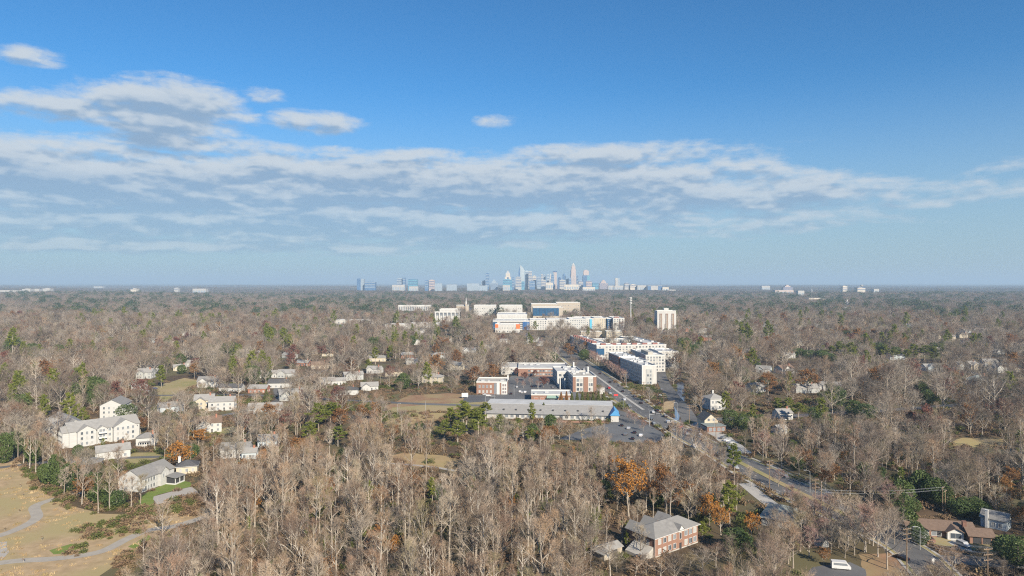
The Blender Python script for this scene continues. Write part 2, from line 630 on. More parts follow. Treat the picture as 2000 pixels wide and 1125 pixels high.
def build_roads():
    w = 21.0
    structure('road', ribbon_mesh('road', MAIN, -w / 2, w / 2, M_asphalt), .03)
    mainroad = bpy.data.objects['road']
    LINES.append((MAIN, w * .40))
    l, r = offset(MAIN, -w * .36), offset(MAIN, w * .30)
    for i in range(len(MAIN) - 1):
        if 285 < MAIN[i][1] < 318 or 372 < MAIN[i][1] < 760 or MAIN[i][1] < 228:
            POLYS.append([PX(*l[i], 0), PX(*l[i + 1], 0), PX(*r[i + 1], 0), PX(*r[i], 0)])
    near = [p for p in MAIN if p[1] < 950]
    # median island, kerbs, pavements
    med = [p for p in MAIN if 250 < p[1] < 345]
    structure('median', ribbon_mesh('median', med, -1.6, 1.6, M_lawn, .14), .03)
    structure('median', ribbon_mesh('median', [p for p in MAIN if 480 < p[1] < 700], -1.1, 1.1, M_concrete, .14), .03)
    for s in (-1, 1):
        structure('kerb', ribbon_mesh('kerb', near, s * (w / 2), s * (w / 2 + .35), M_kerb, .15), .0)
        structure('grass_verge', ribbon_mesh('grass_verge', near, s * (w / 2 + .35), s * (w / 2 + 2.6), M_lawn), .09)
        structure('pavement', ribbon_mesh('pavement', near, s * (w / 2 + 2.6), s * (w / 2 + 4.4), M_concrete), .12)
        dashes(mainroad, 'lane_dash', [p for p in MAIN if p[1] < 640], s * 4.4, M_paint)
        dashes(mainroad, 'lane_dash', [p for p in MAIN if p[1] < 640], s * 7.4, M_paint)
    # cross street at the junction, and the street beside the apartments
    j = (97, 425)
    road('side_street', smooth_line([(97, 430), (118, 445), (160, 452), (230, 470), (330, 500)]), 9, M_asphalt, .05, clear=False)
    road('side_street', smooth_line([(116, 445), (121, 480), (127, 540), (137, 620), (152, 700), (172, 780), (190, 860)]), 10.5, M_asphalt, .055)
    road('side_street', smooth_line([(88, 520), (40, 500), (-10, 497), (-60, 503), (-110, 515)]), 7.5, M_asphalt, .06, clear=True)
    # neighbourhood lanes
    for ln, wd in (([(-110, 515), (-160, 530), (-220, 545), (-300, 540)], 6), ([(-215, 430), (-190, 470), (-178, 520), (-200, 590), (-190, 700)], 6),
                   ([(-290, 300), (-250, 330), (-222, 345), (-180, 352)], 4.5), ([(330, 500), (380, 560), (470, 620), (600, 640)], 6),
                   ([(430, 600), (470, 700), (560, 800)], 6), ([(-30, 660), (-60, 760), (-120, 900)], 6),
                   ([(132, 224), (155, 218.5), (180, 216), (240, 212)], 6.5)):
        road('lane', smooth_line(ln), wd, M_asphalt, .045, clear=False)
    # driveway beside the grey-roofed house
    road('driveway', smooth_line([(104, 305), (104.5, 285), (106, 262), (107.5, 254)]), 6, M_concrete, .06)
    # park
    px_poly('park_field', [(-60, 875), (20, 882), (62, 930), (84, 962), (130, 985), (190, 1003), (300, 1003), (400, 985), (480, 955),
                           (490, 968), (420, 1003), (345, 1028), (300, 1066), (240, 1090), (180, 1135), (-80, 1135)], M_dry, .02, clear=False)
    POLYS.append([(-60, 875), (20, 882), (62, 930), (84, 962), (130, 985), (190, 1003), (300, 1003), (345, 997), (325, 1030), (280, 1060), (230, 1092), (180, 1140), (-80, 1140)])
    road('path', smooth_line([G(-60, 1058), G(0, 1046), G(50, 1026), G(72, 1010), G(68, 990), G(95, 978), G(128, 970), G(160, 962)]), 4.0, M_path, .05)
    road('path', smooth_line([G(-60, 1108), G(30, 1096), G(110, 1091), G(195, 1078), G(250, 1052), G(290, 1036), G(340, 1028), G(400, 1010)]), 4.0, M_path, .055)
    px_poly('paved_apron', [(-60, 1060), (14, 1058), (18, 1078), (6, 1092), (-60, 1096)], M_gravel, .052)
    px_poly('green_lawn', [(270, 972), (300, 955), (350, 938), (372, 942), (376, 950), (306, 967), (300, 985), (280, 1000)], M_green, .04)
    px_poly('gravel_pad', [(300, 970), (374, 951), (388, 962), (352, 974), (306, 986)], M_gravel, .07)
    px_poly('green_patch', [(96, 1075), (140, 1062), (160, 1068), (135, 1080), (105, 1083)], M_green, .045)
    px_poly('green_patch', [(250, 1068), (290, 1045), (296, 1050), (262, 1072)], M_green, .047)
    px_poly('meadow_clearing', [(735, 897), (790, 884), (880, 891), (940, 912), (935, 920), (880, 918), (800, 911), (738, 905)], M_meadow, .02, clear=False)
    POLYS.append([(760, 892), (800, 886), (880, 892), (925, 908), (880, 908), (800, 903)])
    road('path', smooth_line([G(735, 904), G(790, 907), G(850, 913), G(890, 920)]), 2.5, M_gravel, .05, clear=False)
    px_poly('straw_bank', [(750, 795), (800, 772), (880, 768), (930, 772), (930, 782), (880, 788), (800, 795), (760, 802)], M_pine_straw, .02)
    px_poly('tan_bank', [(745, 832), (765, 810), (800, 806), (870, 806), (880, 814), (850, 822), (800, 830)], M_meadow, .02, clear=False)
    px_poly('street_lawn', [(765, 796), (930, 784), (1004, 780), (1006, 788), (930, 799), (800, 806), (766, 806)], M_lawn, .025)
    px_poly('back_yard', [(240, 900), (262, 884), (310, 883), (318, 892), (270, 905)], M_lawn, .02)
    px_poly('back_yard', [(400, 845), (460, 832), (470, 842), (430, 850)], M_lawn, .02)
    px_poly('dry_yard', [(300, 755), (360, 738), (400, 745), (350, 765), (318, 790)], M_lawn, .02)
    px_poly('yellow_clearing', [(1640, 790), (1660, 786), (1700, 797), (1690, 806), (1660, 803)], M_lawn, .02)
    px_poly('tan_clearing', [(1845, 868), (1880, 855), (1960, 858), (1960, 868), (1900, 874)], M_meadow, .02)
    px_poly('bare_bank', [(1288, 800), (1300, 784), (1318, 782), (1316, 798), (1300, 806)], M_dry, .06)
    px_poly('front_yard', [(1810, 1043), (1930, 1040), (2010, 1062), (2010, 1088), (1890, 1072), (1830, 1064), (1805, 1058)], M_lawn, .02)
    px_poly('driveway', [(1852, 1060), (1872, 1044), (1925, 1044), (1960, 1056), (1915, 1052), (1890, 1060), (1900, 1078), (1868, 1070)], M_concrete, .05)
    px_poly('straw_slope', [(1676, 1082), (1745, 1080), (1775, 1108), (1785, 1135), (1690, 1135)], M_pine_straw, .02)
    px_poly('parking_lot', [(1570, 1135), (1588, 1108), (1660, 1098), (1690, 1112), (1690, 1135)], M_lot, .05)
    # office park
    px_poly('parking_lot', [(990, 745), (1000, 733), (1108, 733), (1125, 750), (1140, 786), (1005, 790), (985, 782)], M_lot, .05)
    px_poly('parking_lot', [(905, 772), (1004, 768), (1004, 781), (905, 787)], M_lot, .045)
    px_poly('parking_lot', [(1090, 858), (1140, 838), (1205, 822), (1206, 800), (1232, 808), (1300, 850), (1280, 866), (1180, 862)], M_lot, .05)
    px_poly('forecourt', [(1342, 828), (1370, 822), (1420, 850), (1470, 885), (1440, 888), (1390, 850)], M_concrete, .07)
    px_poly('creek', [(1322, 748), (1336, 746), (1338, 775), (1332, 800), (1325, 822), (1306, 842), (1300, 838), (1316, 815), (1320, 780)], M_water, .03)
    px_poly('creek_bank', [(1338, 835), (1400, 826), (1405, 834), (1345, 842)], M_dry, .03)


build_roads()


# ------------------------------------------------------------------ buildings
WIN = {}


def win_mesh(w, h, frame=M_trim, glass=M_glass):
    k = (round(w, 2), round(h, 2), frame.name, glass.name)
    if k not in WIN:
        mb = MB()
        t = .10
        # local: x along wall, -y outward, z up; centre at origin
        for a in ((-w / 2 - t, w / 2 + t, -h / 2 - t, -h / 2), (-w / 2 - t, w / 2 + t, h / 2, h / 2 + t), (-w / 2 - t, -w / 2, -h / 2, h / 2), (w / 2, w / 2 + t, -h / 2, h / 2)):
            mb.box(a[0], a[1], -.09, .05, a[2], a[3], 0)
        if w > .9:
            mb.box(-.03, .03, -.07, .02, -h / 2, h / 2, 0)
        mb.add([(-w / 2, -.02, -h / 2), (w / 2, -.02, -h / 2), (w / 2, -.02, h / 2), (-w / 2, -.02, h / 2)], [(0, 1, 2, 3)], 1)
        WIN[k] = mb.mesh('window', [frame, glass])
    return WIN[k]


class Bld:
    """a building: an empty with wall / roof / window parts in its local frame"""

    def __init__(self, name, label, cat, loc, deg=0.0, group=None, prob=.9, z=0.0):
        self.loc = (loc[0], loc[1], z)
        self.a = math.radians(deg)
        self.root = thing(name, label, cat, self.loc, self.a, group)
        self.c = []
        self.prob = prob

    def part(self, name, mb, m):
        return obj(name, mb.mesh(name, m), self.root)

    def W(self, x, y, z=0):
        c, s = math.cos(self.a), math.sin(self.a)
        return (self.loc[0] + c * x - s * y, self.loc[1] + s * x + c * y, self.loc[2] + z)

    def note(self, x0, x1, y0, y1, h):
        for x in (x0, x1):
            for y in (y0, y1):
                self.c.append(self.W(x, y, 0)); self.c.append(self.W(x, y, h))
        FOOT.append(np.array([self.W(x, y)[:2] for x, y in ((x0, y0), (x1, y0), (x1, y1), (x0, y1))]))

    def done(self):
        q = [PX(*p) for p in self.c]
        RECTS.append((min(a for a, b in q), max(a for a, b in q), min(b for a, b in q), max(b for a, b in q), min(p[1] for p in self.c), self.prob))
        return self

    def gable(self, x0, x1, y0, y1, h, rh, wall, roof, ax='x', z0=0.0, ov=.45):
        """ridge along ax"""
        T = (lambda u, v, z: (u, v, z)) if ax == 'x' else (lambda u, v, z: (v, u, z))
        if ax == 'x':
            u0, u1, v0, v1 = x0, x1, y0, y1
        else:
            u0, u1, v0, v1 = y0, y1, x0, x1
        vm = (v0 + v1) / 2
        mb = MB()
        P = [T(u, v, z) for u in (u0, u1) for v, z in ((v0, z0), (v1, z0), (v1, h), (vm, h + rh), (v0, h))]
        mb.add(P, [(0, 1, 2, 3, 4), (9, 8, 7, 6, 5), (0, 4, 9, 5), (1, 6, 7, 2)])
        w = self.part('wall', mb, wall)
        t = .16
        sl = rh / (vm - v0)
        rb = MB()
        for s in (-1, 1):
            ve = v0 - ov if s < 0 else v1 + ov
            ze = h - ov * sl
            A = [(u0 - ov, ve, ze + .03), (u1 + ov, ve, ze + .03), (u1 + ov, vm, h + rh + .03), (u0 - ov, vm, h + rh + .03)]
            Q = [T(*p) for p in A] + [T(p[0], p[1], p[2] + t) for p in A]
            rb.add(Q, [(0, 1, 2, 3), (7, 6, 5, 4), (0, 4, 5, 1), (1, 5, 6, 2), (2, 6, 7, 3), (3, 7, 4, 0)])
        r = self.part('roof', rb, roof)
        self.note(x0, x1, y0, y1, h + rh)
        return w, r

    def hip(self, x0, x1, y0, y1, h, rh, wall, roof, ov=.5, z0=0.0, trim=True):
        self.part('wall', MB().box(x0, x1, y0, y1, z0, h), wall)
        a, b, c, d = x0 - ov, x1 + ov, y0 - ov, y1 + ov
        mb = MB()
        if (b - a) >= (d - c):
            k = (d - c) / 2
            r0, r1 = (a + k, (c + d) / 2, h + rh), (b - k, (c + d) / 2, h + rh)
        else:
            k = (b - a) / 2
            r0, r1 = ((a + b) / 2, c + k, h + rh), ((a + b) / 2, d - k, h + rh)
        e = h + .02
        P = [(a, c, e), (b, c, e), (b, d, e), (a, d, e), (a, c, e + .18), (b, c, e + .18), (b, d, e + .18), (a, d, e + .18), r0, r1]
        fs = [(3, 2, 1, 0), (0, 1, 5, 4), (1, 2, 6, 5), (2, 3, 7, 6), (3, 0, 4, 7)]
        if (b - a) >= (d - c):
            fs += [(4, 5, 9, 8), (6, 7, 8, 9), (5, 6, 9), (7, 4, 8)]
        else:
            fs += [(4, 5, 8), (6, 7, 9), (5, 6, 9, 8), (7, 4, 8, 9)]
        mb.add(P, fs)
        r = self.part('roof', mb, roof)
        if trim:
            tb = MB()
            for q in ((a - .06, b + .06, c - .06, c - .005), (a - .06, b + .06, d + .005, d + .06), (a - .06, a - .005, c - .004, d + .004), (b + .005, b + .06, c - .004, d + .004)):
                tb.box(q[0], q[1], q[2], q[3], e - .02, e + .15)
            self.part('gutter', tb, M_trim)
        self.note(x0, x1, y0, y1, h + rh)

    def flat(self, x0, x1, y0, y1, h, wall, roof=M_roof_w, par=.7, z0=0.0, cap=M_trim, units=0):
        self.part('wall', MB().box(x0, x1, y0, y1, z0, h), wall)
        self.part('roof', MB().box(x0 + .3, x1 - .3, y0 + .3, y1 - .3, h + .004, h + .06), roof)
        pb = MB()
        for q in ((x0 - .12, x1 + .12, y0 - .12, y0 + .28), (x0 - .12, x1 + .12, y1 - .28, y1 + .12), (x0 - .12, x0 + .28, y0 + .283, y1 - .283), (x1 - .28, x1 + .12, y0 + .283, y1 - .283)):
            pb.box(q[0], q[1], q[2], q[3], h + .002, h + par)
        self.part('parapet', pb, cap)
        for i in range(units):
            w, d = R.uniform(1.5, 3.5), R.uniform(1.5, 3)
            ux, uy = R.uniform(x0 + 2, x1 - 2 - w), R.uniform(y0 + 2, max(y0 + 2.1, y1 - 2 - d))
            ub = MB().box(ux, ux + w, uy, uy + d, h + .07, h + R.uniform(1.2, 2.0)).box(ux - .1, ux + w + .1, uy - .1, uy + d + .1, h + .06, h + .3)
            self.part('rooftop_unit', ub, M_metal)
        self.note(x0, x1, y0, y1, h + par)

    def windows(self, x0, x1, y, n, zs, w=1.2, h=1.5, side='front', frame=M_trim, glass=M_glass, name='window'):
        """front: wall at y facing -y; back; left/right: wall at x=y argument, running x0..x1 along y"""
        mes = [win_mesh(w, h, frame, g) for g in ((M_glass, M_glass2, M_glass, M_glass3) if glass is M_glass else (glass,))]
        rz = {'front': 0, 'right': math.pi / 2, 'back': math.pi, 'left': -math.pi / 2}[side]
        for i in range(n):
            u = x0 + (x1 - x0) * (i + .5) / n
            for z in zs:
                loc = {'front': (u, y - .04, z), 'back': (u, y + .04, z), 'left': (y - .04, u, z), 'right': (y + .04, u, z)}[side]
                obj(name, R.choice(mes), self.root, loc, rz)

    def door(self, x, y, side='front', w=1.1, h=2.1, m=M_dark):
        rz = {'front': 0, 'right': math.pi / 2, 'back': math.pi, 'left': -math.pi / 2}[side]
        loc = {'front': (x, y, 0), 'back': (x, y, 0), 'left': (y, x, 0), 'right': (y, x, 0)}[side]
        obj('door', MB().box(-w / 2, w / 2, -.08, .05, .05, h).mesh('door', m), self.root, loc, rz)

    def chimney(self, x, y, z0, z1, m=M_brick, s=.5):
        ch = self.part('chimney', MB().box(x - s, x + s, y - s, y + s, z0, z1).box(x - s - .1, x + s + .1, y - s - .1, y + s + .1, z1, z1 + .15), m)
        roofs = [c for c in self.root.children if c.name.startswith('roof') and not c.name.startswith('rooftop')]
        if roofs:
            ch.parent = roofs[0]


def brick_block():
    # brick apartment block in the foreground: near corner at photo (1279, 1090)
    b = Bld('apartment_block', 'two-storey red brick apartment block with long grey hipped roof in the foreground wood', 'building', (46.6, 222.6), 37.0, prob=1.0)
    L_, W_ = 22.0, 9.6
    b.hip(0, L_, 0, W_, 6.3, 2.9, M_brick2, M_roof_g, ov=.7)
    # rear cross gables
    for x in (2.2, 9.5, 16.5):
        b.gable(x - 2.2, x + 2.2, W_ - 2.2, W_ + 3.0, 6.5, 2.0, M_brick2, M_roof_g, 'y')
    # small front gable dormer
    b.gable(11.3, 14.2, -.5, 3.0, 6.55, 1.6, M_trim, M_roof_g, 'y', z0=6.0, ov=.25)
    b.windows(1, 11, 0, 4, (1.7, 4.8), 1.3, 1.6)
    b.windows(14.5, 21.5, 0, 3, (1.7, 4.8), 1.5, 1.7)
    b.windows(12, 13.6, 0, 1, (4.4,), .9, 2.0, glass=M_dark)
    b.windows(2.2, 7.4, 0, 3, (4.4,), 1.0, 1.6, 'left')
    b.door(12.8, 0)
    # lower side building with its own gable
    b.part('foundation', MB().box(-.05, L_ + .05, -.05, W_ + .05, 0, .4), M_concrete)
    b.part('lean_to', MB().add([(-4.4, .6, 1.0), (-.02, .6, 3.3), (-.02, W_ - .6, 3.3), (-4.4, W_ - .6, 1.0), (-4.4, .6, 0), (-.02, .6, 0), (-.02, W_ - .6, 0), (-4.4, W_ - .6, 0)], [(0, 3, 2, 1), (4, 5, 6, 7), (0, 1, 5, 4), (2, 3, 7, 6), (3, 0, 4, 7)]), M_concrete)
    b.part('downpipe', MB().tube([(-.1, -.1, .1), (-.1, -.1, 6.2)], [.07, .07], 6), M_trim)
    b.done()
    FOOT.append(np.array([(50, 221), (68, 235), (84, 212), (66, 196)]))     # added keep-out patch, so no tree shadows fall on the roof
    g = Bld('garage_shed', 'low grey-roofed shed at the shaded end of the brick apartment block', 'shed', (31.5, 223.5), 37.0, prob=.8)
    g.gable(0, 6.5, 0, 5, 2.1, 1.0, M_beige, M_roof_l, 'x')
    g.gable(-3.2, .5, -1.5, 3.5, 1.9, .9, M_beige, M_roof_l, 'y')
    g.door(3, 0, w=2.4, h=1.8)
    g.windows(-3, 0, -1.5, 1, (1.4,), 1.0, 1.0)
    g.done()


def white_apartments():
    b = Bld('apartment_house', 'rambling white three-storey apartment house with many grey gables above the park', 'building', (-240, 370), 46, prob=.95)
    h = 8.6
    b.gable(0, 35, 0, 15, h, 4.0, M_white, M_roof_l, 'x')
    for x0, x1, dy in ((3.5, 12.5, -1.6), (21, 33, -2.2), (13.2, 18.0, -.8)):
        b.gable(x0, x1, dy, 6, h - .2, (x1 - x0) * .30, M_white, M_roof_l, 'y', ov=.4)
        b.windows(x0 + .8, x1 - .8, dy, max(2, int((x1 - x0) / 3)), (1.7, 4.5, 7.3), 1.1, 1.5)
    b.windows(18.4, 20.8, 0, 1, (1.7, 4.5, 7.3), 1.2, 1.5)
    b.windows(1, 14, 35, 4, (1.7, 4.5, 7.3), 1.1, 1.5, 'right')
    # balconies on the corner
    for z in (3.0, 5.8):
        b.part('balcony', MB().box(13.6, 17.6, -2.4, -.82, z, z + .15).box(13.6, 17.6, -2.4, -2.33, z + .15, z + 1.05).box(13.6, 13.68, -2.32, -.83, z + .15, z + 1.05).box(17.52, 17.6, -2.32, -.83, z + .15, z + 1.05), M_trim)
    # left wing
    b.gable(-1.5, 13.5, 13, 48, h, 4.0, M_white, M_roof_l, 'y')
    for y0, y1, dx in ((1, 10, -3.0), (17, 26, -3.4), (30, 40, -3.2)):
        b.gable(dx, 6, y0, y1, h - .25, (y1 - y0) * .3, M_white, M_roof_l, 'x', ov=.4)
        b.windows(y0 + .8, y1 - .8, dx, 3, (1.7, 4.5, 7.3), 1.1, 1.5, 'left')
    for y0 in (11.2, 27):
        for z in (.3, 3.0, 5.8):
            b.part('balcony', MB().box(-2.6, -1.55, y0, y0 + 3.0, z, z + .15).box(-2.6, -2.53, y0, y0 + 3.0, z + .15, z + 1.05), M_trim)
    b.done()
    c = Bld('apartment_house', 'white gabled apartment house behind the rambling white one, beside a dark evergreen', 'building', (-270, 447), 12, prob=.9)
    c.gable(0, 14, 0, 17, 9, 3.6, M_white, M_roof_g, 'y')
    c.windows(1, 13, 0, 4, (1.7, 4.5, 7.3), 1.0, 1.4)
    c.windows(1, 16, 14, 5, (1.7, 4.5, 7.3), 1.0, 1.4, 'right')
    c.gable(14, 20, 3, 9, 5, 2, M_white, M_roof_l, 'x')
    c.done()


def lawn_house():
    b = Bld('house', 'white two-storey house with grey gable roof and screened porch beside a green lawn', 'house', (-158, 292), 77, prob=.7)
    b.gable(0, 19, 0, 12, 5.8, 3.3, M_white, M_roof_g, 'x')
    b.gable(9.5, 14.5, -1.0, 4, 5.9, 2.1, M_white, M_roof_g, 'y')
    b.windows(.8, 9, 0, 5, (1.6, 4.4), 1.0, 1.5)
    b.windows(10, 14, -1.0, 2, (4.4,), 1.0, 1.5)
    b.windows(1, 9.5, 0, 3, (1.6, 4.4), 1.0, 1.5, 'left')
    # porch: deck, posts, screens, roof
    b.part('porch_deck', MB().box(12.5, 18.5, -6, -1.05, 0, .5), M_trim)
    for x in (12.7, 15.5, 18.3):
        b.part('porch_post', MB().box(x - .12, x + .12, -5.95, -5.7, .5, 2.9), M_trim)
    for y in (-3.5, -1.3):
        b.part('porch_post', MB().box(18.18, 18.42, y - .12, y + .12, .5, 2.9), M_trim)
    b.part('porch_screen', MB().box(12.9, 18.1, -5.5, -5.45, .5, 2.85).box(18.0, 18.05, -5.4, -1.1, .5, 2.85).box(12.9, 12.95, -5.4, -1.1, .5, 2.85), M_dark)
    b.part('porch_roof', MB().add([(12.1, -6.4, 2.95), (18.9, -6.4, 2.95), (18.9, -1.02, 3.7), (12.1, -1.02, 3.7), (12.1, -6.4, 3.1), (18.9, -6.4, 3.1), (18.9, -1.02, 3.85), (12.1, -1.02, 3.85)],
                                  [(3, 2, 1, 0), (4, 5, 6, 7), (0, 1, 5, 4), (1, 2, 6, 5), (2, 3, 7, 6), (3, 0, 4, 7)]), M_roof_g)
    b.done()
    c = Bld('house', 'small tan cottage with dark hipped roof and white chimney next to the screened porch house', 'house', (-157, 319), 20, prob=.8)
    c.hip(0, 9, 0, 8, 3.3, 2.4, M_cream, M_roof_d)
    c.chimney(.8, 6.5, 3, 6.8, M_trim, .55)
    c.windows(.5, 8.5, 0, 3, (1.7,), 1.0, 1.4)
    c.done()


def ranch_house():
    b = Bld('ranch_house', 'long low brick ranch house with brown shingle roof across the road', 'house', (141.0, 243.0), -14, prob=1.0)
    b.gable(0, 21, 0, 8.5, 2.9, 1.9, M_brick2, M_roof_b, 'x', ov=.8)
    b.gable(1.2, 6.2, -1.8, 4, 2.85, 1.35, M_trim, M_roof_b, 'y', ov=.7)
    b.gable(12.0, 17.0, -1.6, 4, 2.85, 1.35, M_trim, M_roof_b, 'y', ov=.7)
    b.windows(2, 5.5, -1.8, 1, (1.5,), 2.6, 1.7)
    b.windows(7, 11, 0, 1, (1.4,), 3.0, 1.6)
    b.windows(12.4, 16.6, -1.6, 1, (1.5,), 3.2, 1.8)
    # carport wing
    b.gable(18.2, 25.5, -3.4, 3.4, 2.8, 1.5, M_brick2, M_roof_b, 'x', ov=.7)
    b.part('carport_shade', MB().box(19.2, 24.6, -3.46, -3.41, .05, 2.3), M_dark)  # dark panel on the solid wall, painted as the shade inside the carport
    b.part('carport_post', MB().box(21.7, 22.1, -3.56, -3.47, .05, 2.3), M_brick2)
    b.chimney(18.0, 1.0, 2.5, 6.0, M_darkb, .6)
    b.part('low_wall', MB().box(2.6, 6.8, -6.2, -5.9, 0, 1.1).box(6.5, 6.8, -5.89, -2.6, 0, 1.1), M_brick2)
    b.door(9.8, 0)
    b.done()
    c = Bld('house', 'white house tinted with bluish shade, with grey roof and white chimney behind dark shrubs', 'house', (173, 252), -48, prob=.6)
    c.gable(0, 8, 0, 6.5, 3.6, 2.1, M_bluegrey, M_roof_g, 'x')  # white walls, the blue of their shade put into the colour
    c.windows(1, 6, 0, 2, (1.6,), 1.0, 1.4, 'left')
    c.windows(1, 7, 0, 3, (1.6,), 1.0, 1.4)
    c.chimney(2.0, -.4, 0, 6.4, M_trim, .45)
    c.done()
    d = Bld('house', 'grey-green roofed house with low hips beside the concrete driveway', 'house', (92.5, 253.0), 58, prob=.9)
    d.hip(0, 16, -10, 0, 3.0, 2.4, M_grey, M_roof_t, ov=.8)
    d.gable(9, 15, -13.5, -5, 2.9, 1.6, M_grey, M_roof_t, 'y')
    d.windows(1, 8, -10, 3, (1.5,), 1.3, 1.3)
    d.windows(-9, -1, 0, 3, (1.5,), 1.3, 1.3, 'left')
    d.done()
    s = Bld('garden_shed', 'little white garden shed among bare shrubs', 'shed', G(1604, 1066), 30, prob=.9)
    s.gable(-1.4, 1.4, -1.8, 1.8, 2.0, 1.0, M_white, M_roof_g, 'y', ov=.2)
    s.door(0, -1.8, w=1.2, h=1.8, m=M_white)
    s.done()


def office_park():
    # long low building with grey mansard slope and blue gable end
    b = Bld('long_building', 'long low cream building with sloping grey roof and blue gabled entrance', 'building', (-18, 452), -6.0, prob=.6)
    L_ = 84
    b.part('wall', MB().box(0, L_, 0, 30, 0, 3.4), M_pale)
    b.part('roof', MB().add([(-.8, -1.2, 3.3), (L_ + .8, -1.2, 3.3), (L_ + .8, 12, 7.4), (-.8, 12, 7.4), (-.8, 31, 7.4), (L_ + .8, 31, 7.4), (-.8, 31, 3.3), (L_ + .8, 31, 3.3)],
                            [(0, 1, 2, 3), (3, 2, 5, 4), (0, 3, 4, 6), (1, 7, 5, 2), (4, 5, 7, 6), (0, 6, 7, 1)]), M_roof_l)
    b.part('flat_roof', MB().box(-.4, L_ + .4, 12.6, 30.6, 7.41, 7.55), M_roof_w)
    for i in range(10):
        x = 4 + i * 8.2
        y = 1.5
        z = 3.3 + (y + 1.2) * 4.1 / 13.2
        b.part('roof_vent', MB().box(x - .5, x + .5, y + 2, y + 3.2, z + .3, z + 1.5), M_dark)
    b.windows(2, L_ - 3, 0, 22, (1.7,), 2.0, 1.7)
    b.note(0, L_, 0, 30, 7.5)
    # blue roofed gable end
    b.part('entrance_wall', MB().box(L_ - 1.5, L_ + 3.5, -4, 2, 0, 4.2), M_pale)
    b.part('entrance_roof', MB().add([(L_ - 2.2, -4.6, 4.1), (L_ + 4.2, -4.6, 4.1), (L_ + 1, -4.6, 7.6), (L_ - 2.2, 12, 4.1), (L_ + 4.2, 12, 4.1), (L_ + 1, 12, 7.6)],
                                     [(0, 1, 2), (5, 4, 3), (0, 3, 4, 1), (1, 4, 5, 2), (2, 5, 3, 0)]), M_blue_awning)
    b.note(L_ - 2, L_ + 4, -4.6, 12, 7.6)
    b.part('brick_terrace', MB().box(46, 78, -9, -8.7, 0, 1.2).box(46, 46.3, -8.69, -3, 0, 1.2).box(77.7, 78, -8.69, -3, 0, 1.2), M_brick2)
    b.done()
    # brick office, left
    c = Bld('brick_office', 'two-storey brick office with white corner bays by the side street', 'building', (-28.5, 548), -2, prob=1.0)
    c.flat(0, 24.5, 0, 25, 9.3, M_brick2, M_roof_c, 1.0, units=3)
    c.windows(1, 13, 0, 4, (2.2, 6.2), 1.3, 2.0)
    c.part('white_bay', MB().box(16.2, 18.6, -.5, -.01, 0, 9.2), M_trim)
    c.part('white_bay', MB().box(20.0, 24.7, -.5, -.01, 0, 9.2), M_trim)
    c.part('dark_glazing', MB().box(14.2, 16.1, -.12, -.01, .3, 8.9), M_glass)
    c.windows(20.6, 24.2, -.5, 2, (1.8, 4.6, 7.4), 1.0, 1.5, frame=M_brick)
    c.part('stair_fin', MB().box(24.0, 25.2, 16, 18, 9.4, 13.0), M_trim)
    c.done()
    # rear brick office
    d = Bld('brick_office', 'long brick office with white roof closing the back of the car park', 'building', (6, 652), -1, prob=.95)
    d.flat(0, 48, 0, 42, 7.2, M_brick2, M_roof_w, 1.0, units=4)
    d.windows(9, 42, 0, 12, (2.0, 5.3), 1.8, 1.6)
    d.flat(-17, -.3, 12, 50, 6.6, M_pale, M_roof_w, .8)
    d.windows(-16, -1, 12, 4, (2.0, 5.0), 1.6, 1.6)
    d.done()
    # right office
    e = Bld('brick_office', 'three-storey brick and white office between car park and main road', 'building', (50.0, 559), 3, prob=1.0)
    e.flat(0, 19, 0, 34, 12.2, M_pale, M_roof_c, 1.0, units=7)
    e.part('brick_pier', MB().box(-.25, 2.2, -.35, -.01, 0, 12.1), M_brick2)
    e.part('brick_pier', MB().box(8.6, 12.4, -.35, -.01, 0, 12.1), M_brick2)
    e.part('brick_pier', MB().box(16.8, 19.25, -.35, -.01, 0, 12.1), M_brick2)
    e.windows(2.6, 8.2, 0, 2, (2.2, 6.0, 9.6), 2.0, 2.4)
    e.windows(12.8, 16.4, 0, 2, (2.2, 6.0, 9.6), 1.3, 2.4)
    e.windows(2, 32, 0, 9, (2.2, 6.0, 9.6), 2.2, 1.8, 'left')
    e.flat(-9, 13, 34.3, 70, 11.5, M_pale, M_roof_w, 1.0, units=6)
    e.windows(36, 69, -9, 9, (2.2, 5.8, 9.2), 2.2, 1.8, 'left')
    e.windows(-8, -1, 34.3, 2, (2.2, 5.8, 9.2), 2.0, 1.8)
    for y in (34.6, 22):
        e.part('portal_column', MB().box(-5.0, -4.2, y - 6, y - 5.2, 0, 9).box(-9, -8.2, y - 6, y - 5.2, 0, 9), M_trim)
    for x, y in ((17, 31), (9.5, 66)):
        e.part('stair_fin', MB().box(x, x + 1.2, y, y + 3, 12.3, 16.6), M_trim)
    e.done()
    # low brick building with green awning
    g = Bld('brick_office', 'low brick building with green awning in front of the car park', 'building', (14.5, 515), -1.5, prob=1.0)
    g.flat(0, 31, 0, 22, 4.6, M_brick2, M_roof_w, .9, units=2)
    g.windows(1.5, 10.5, 0, 2, (1.8,), 2.6, 2.2, glass=M_brick)
    g.windows(22, 30, 0, 2, (1.8,), 2.2, 2.2)
    g.part('awning', MB().add([(11.5, -2.2, 2.9), (21, -2.2, 2.9), (20.5, -.15, 4.5), (12, -.15, 4.5), (11.5, -2.2, 2.75), (21, -2.2, 2.75), (20.5, -.15, 2.75), (12, -.15, 2.75)],
                              [(0, 1, 2, 3), (4, 7, 6, 5), (0, 4, 5, 1), (1, 5, 6, 2), (0, 3, 7, 4)]), M_green_awning)
    g.windows(12.4, 20.4, 0, 4, (1.4,), 1.5, 1.9)
    g.done()


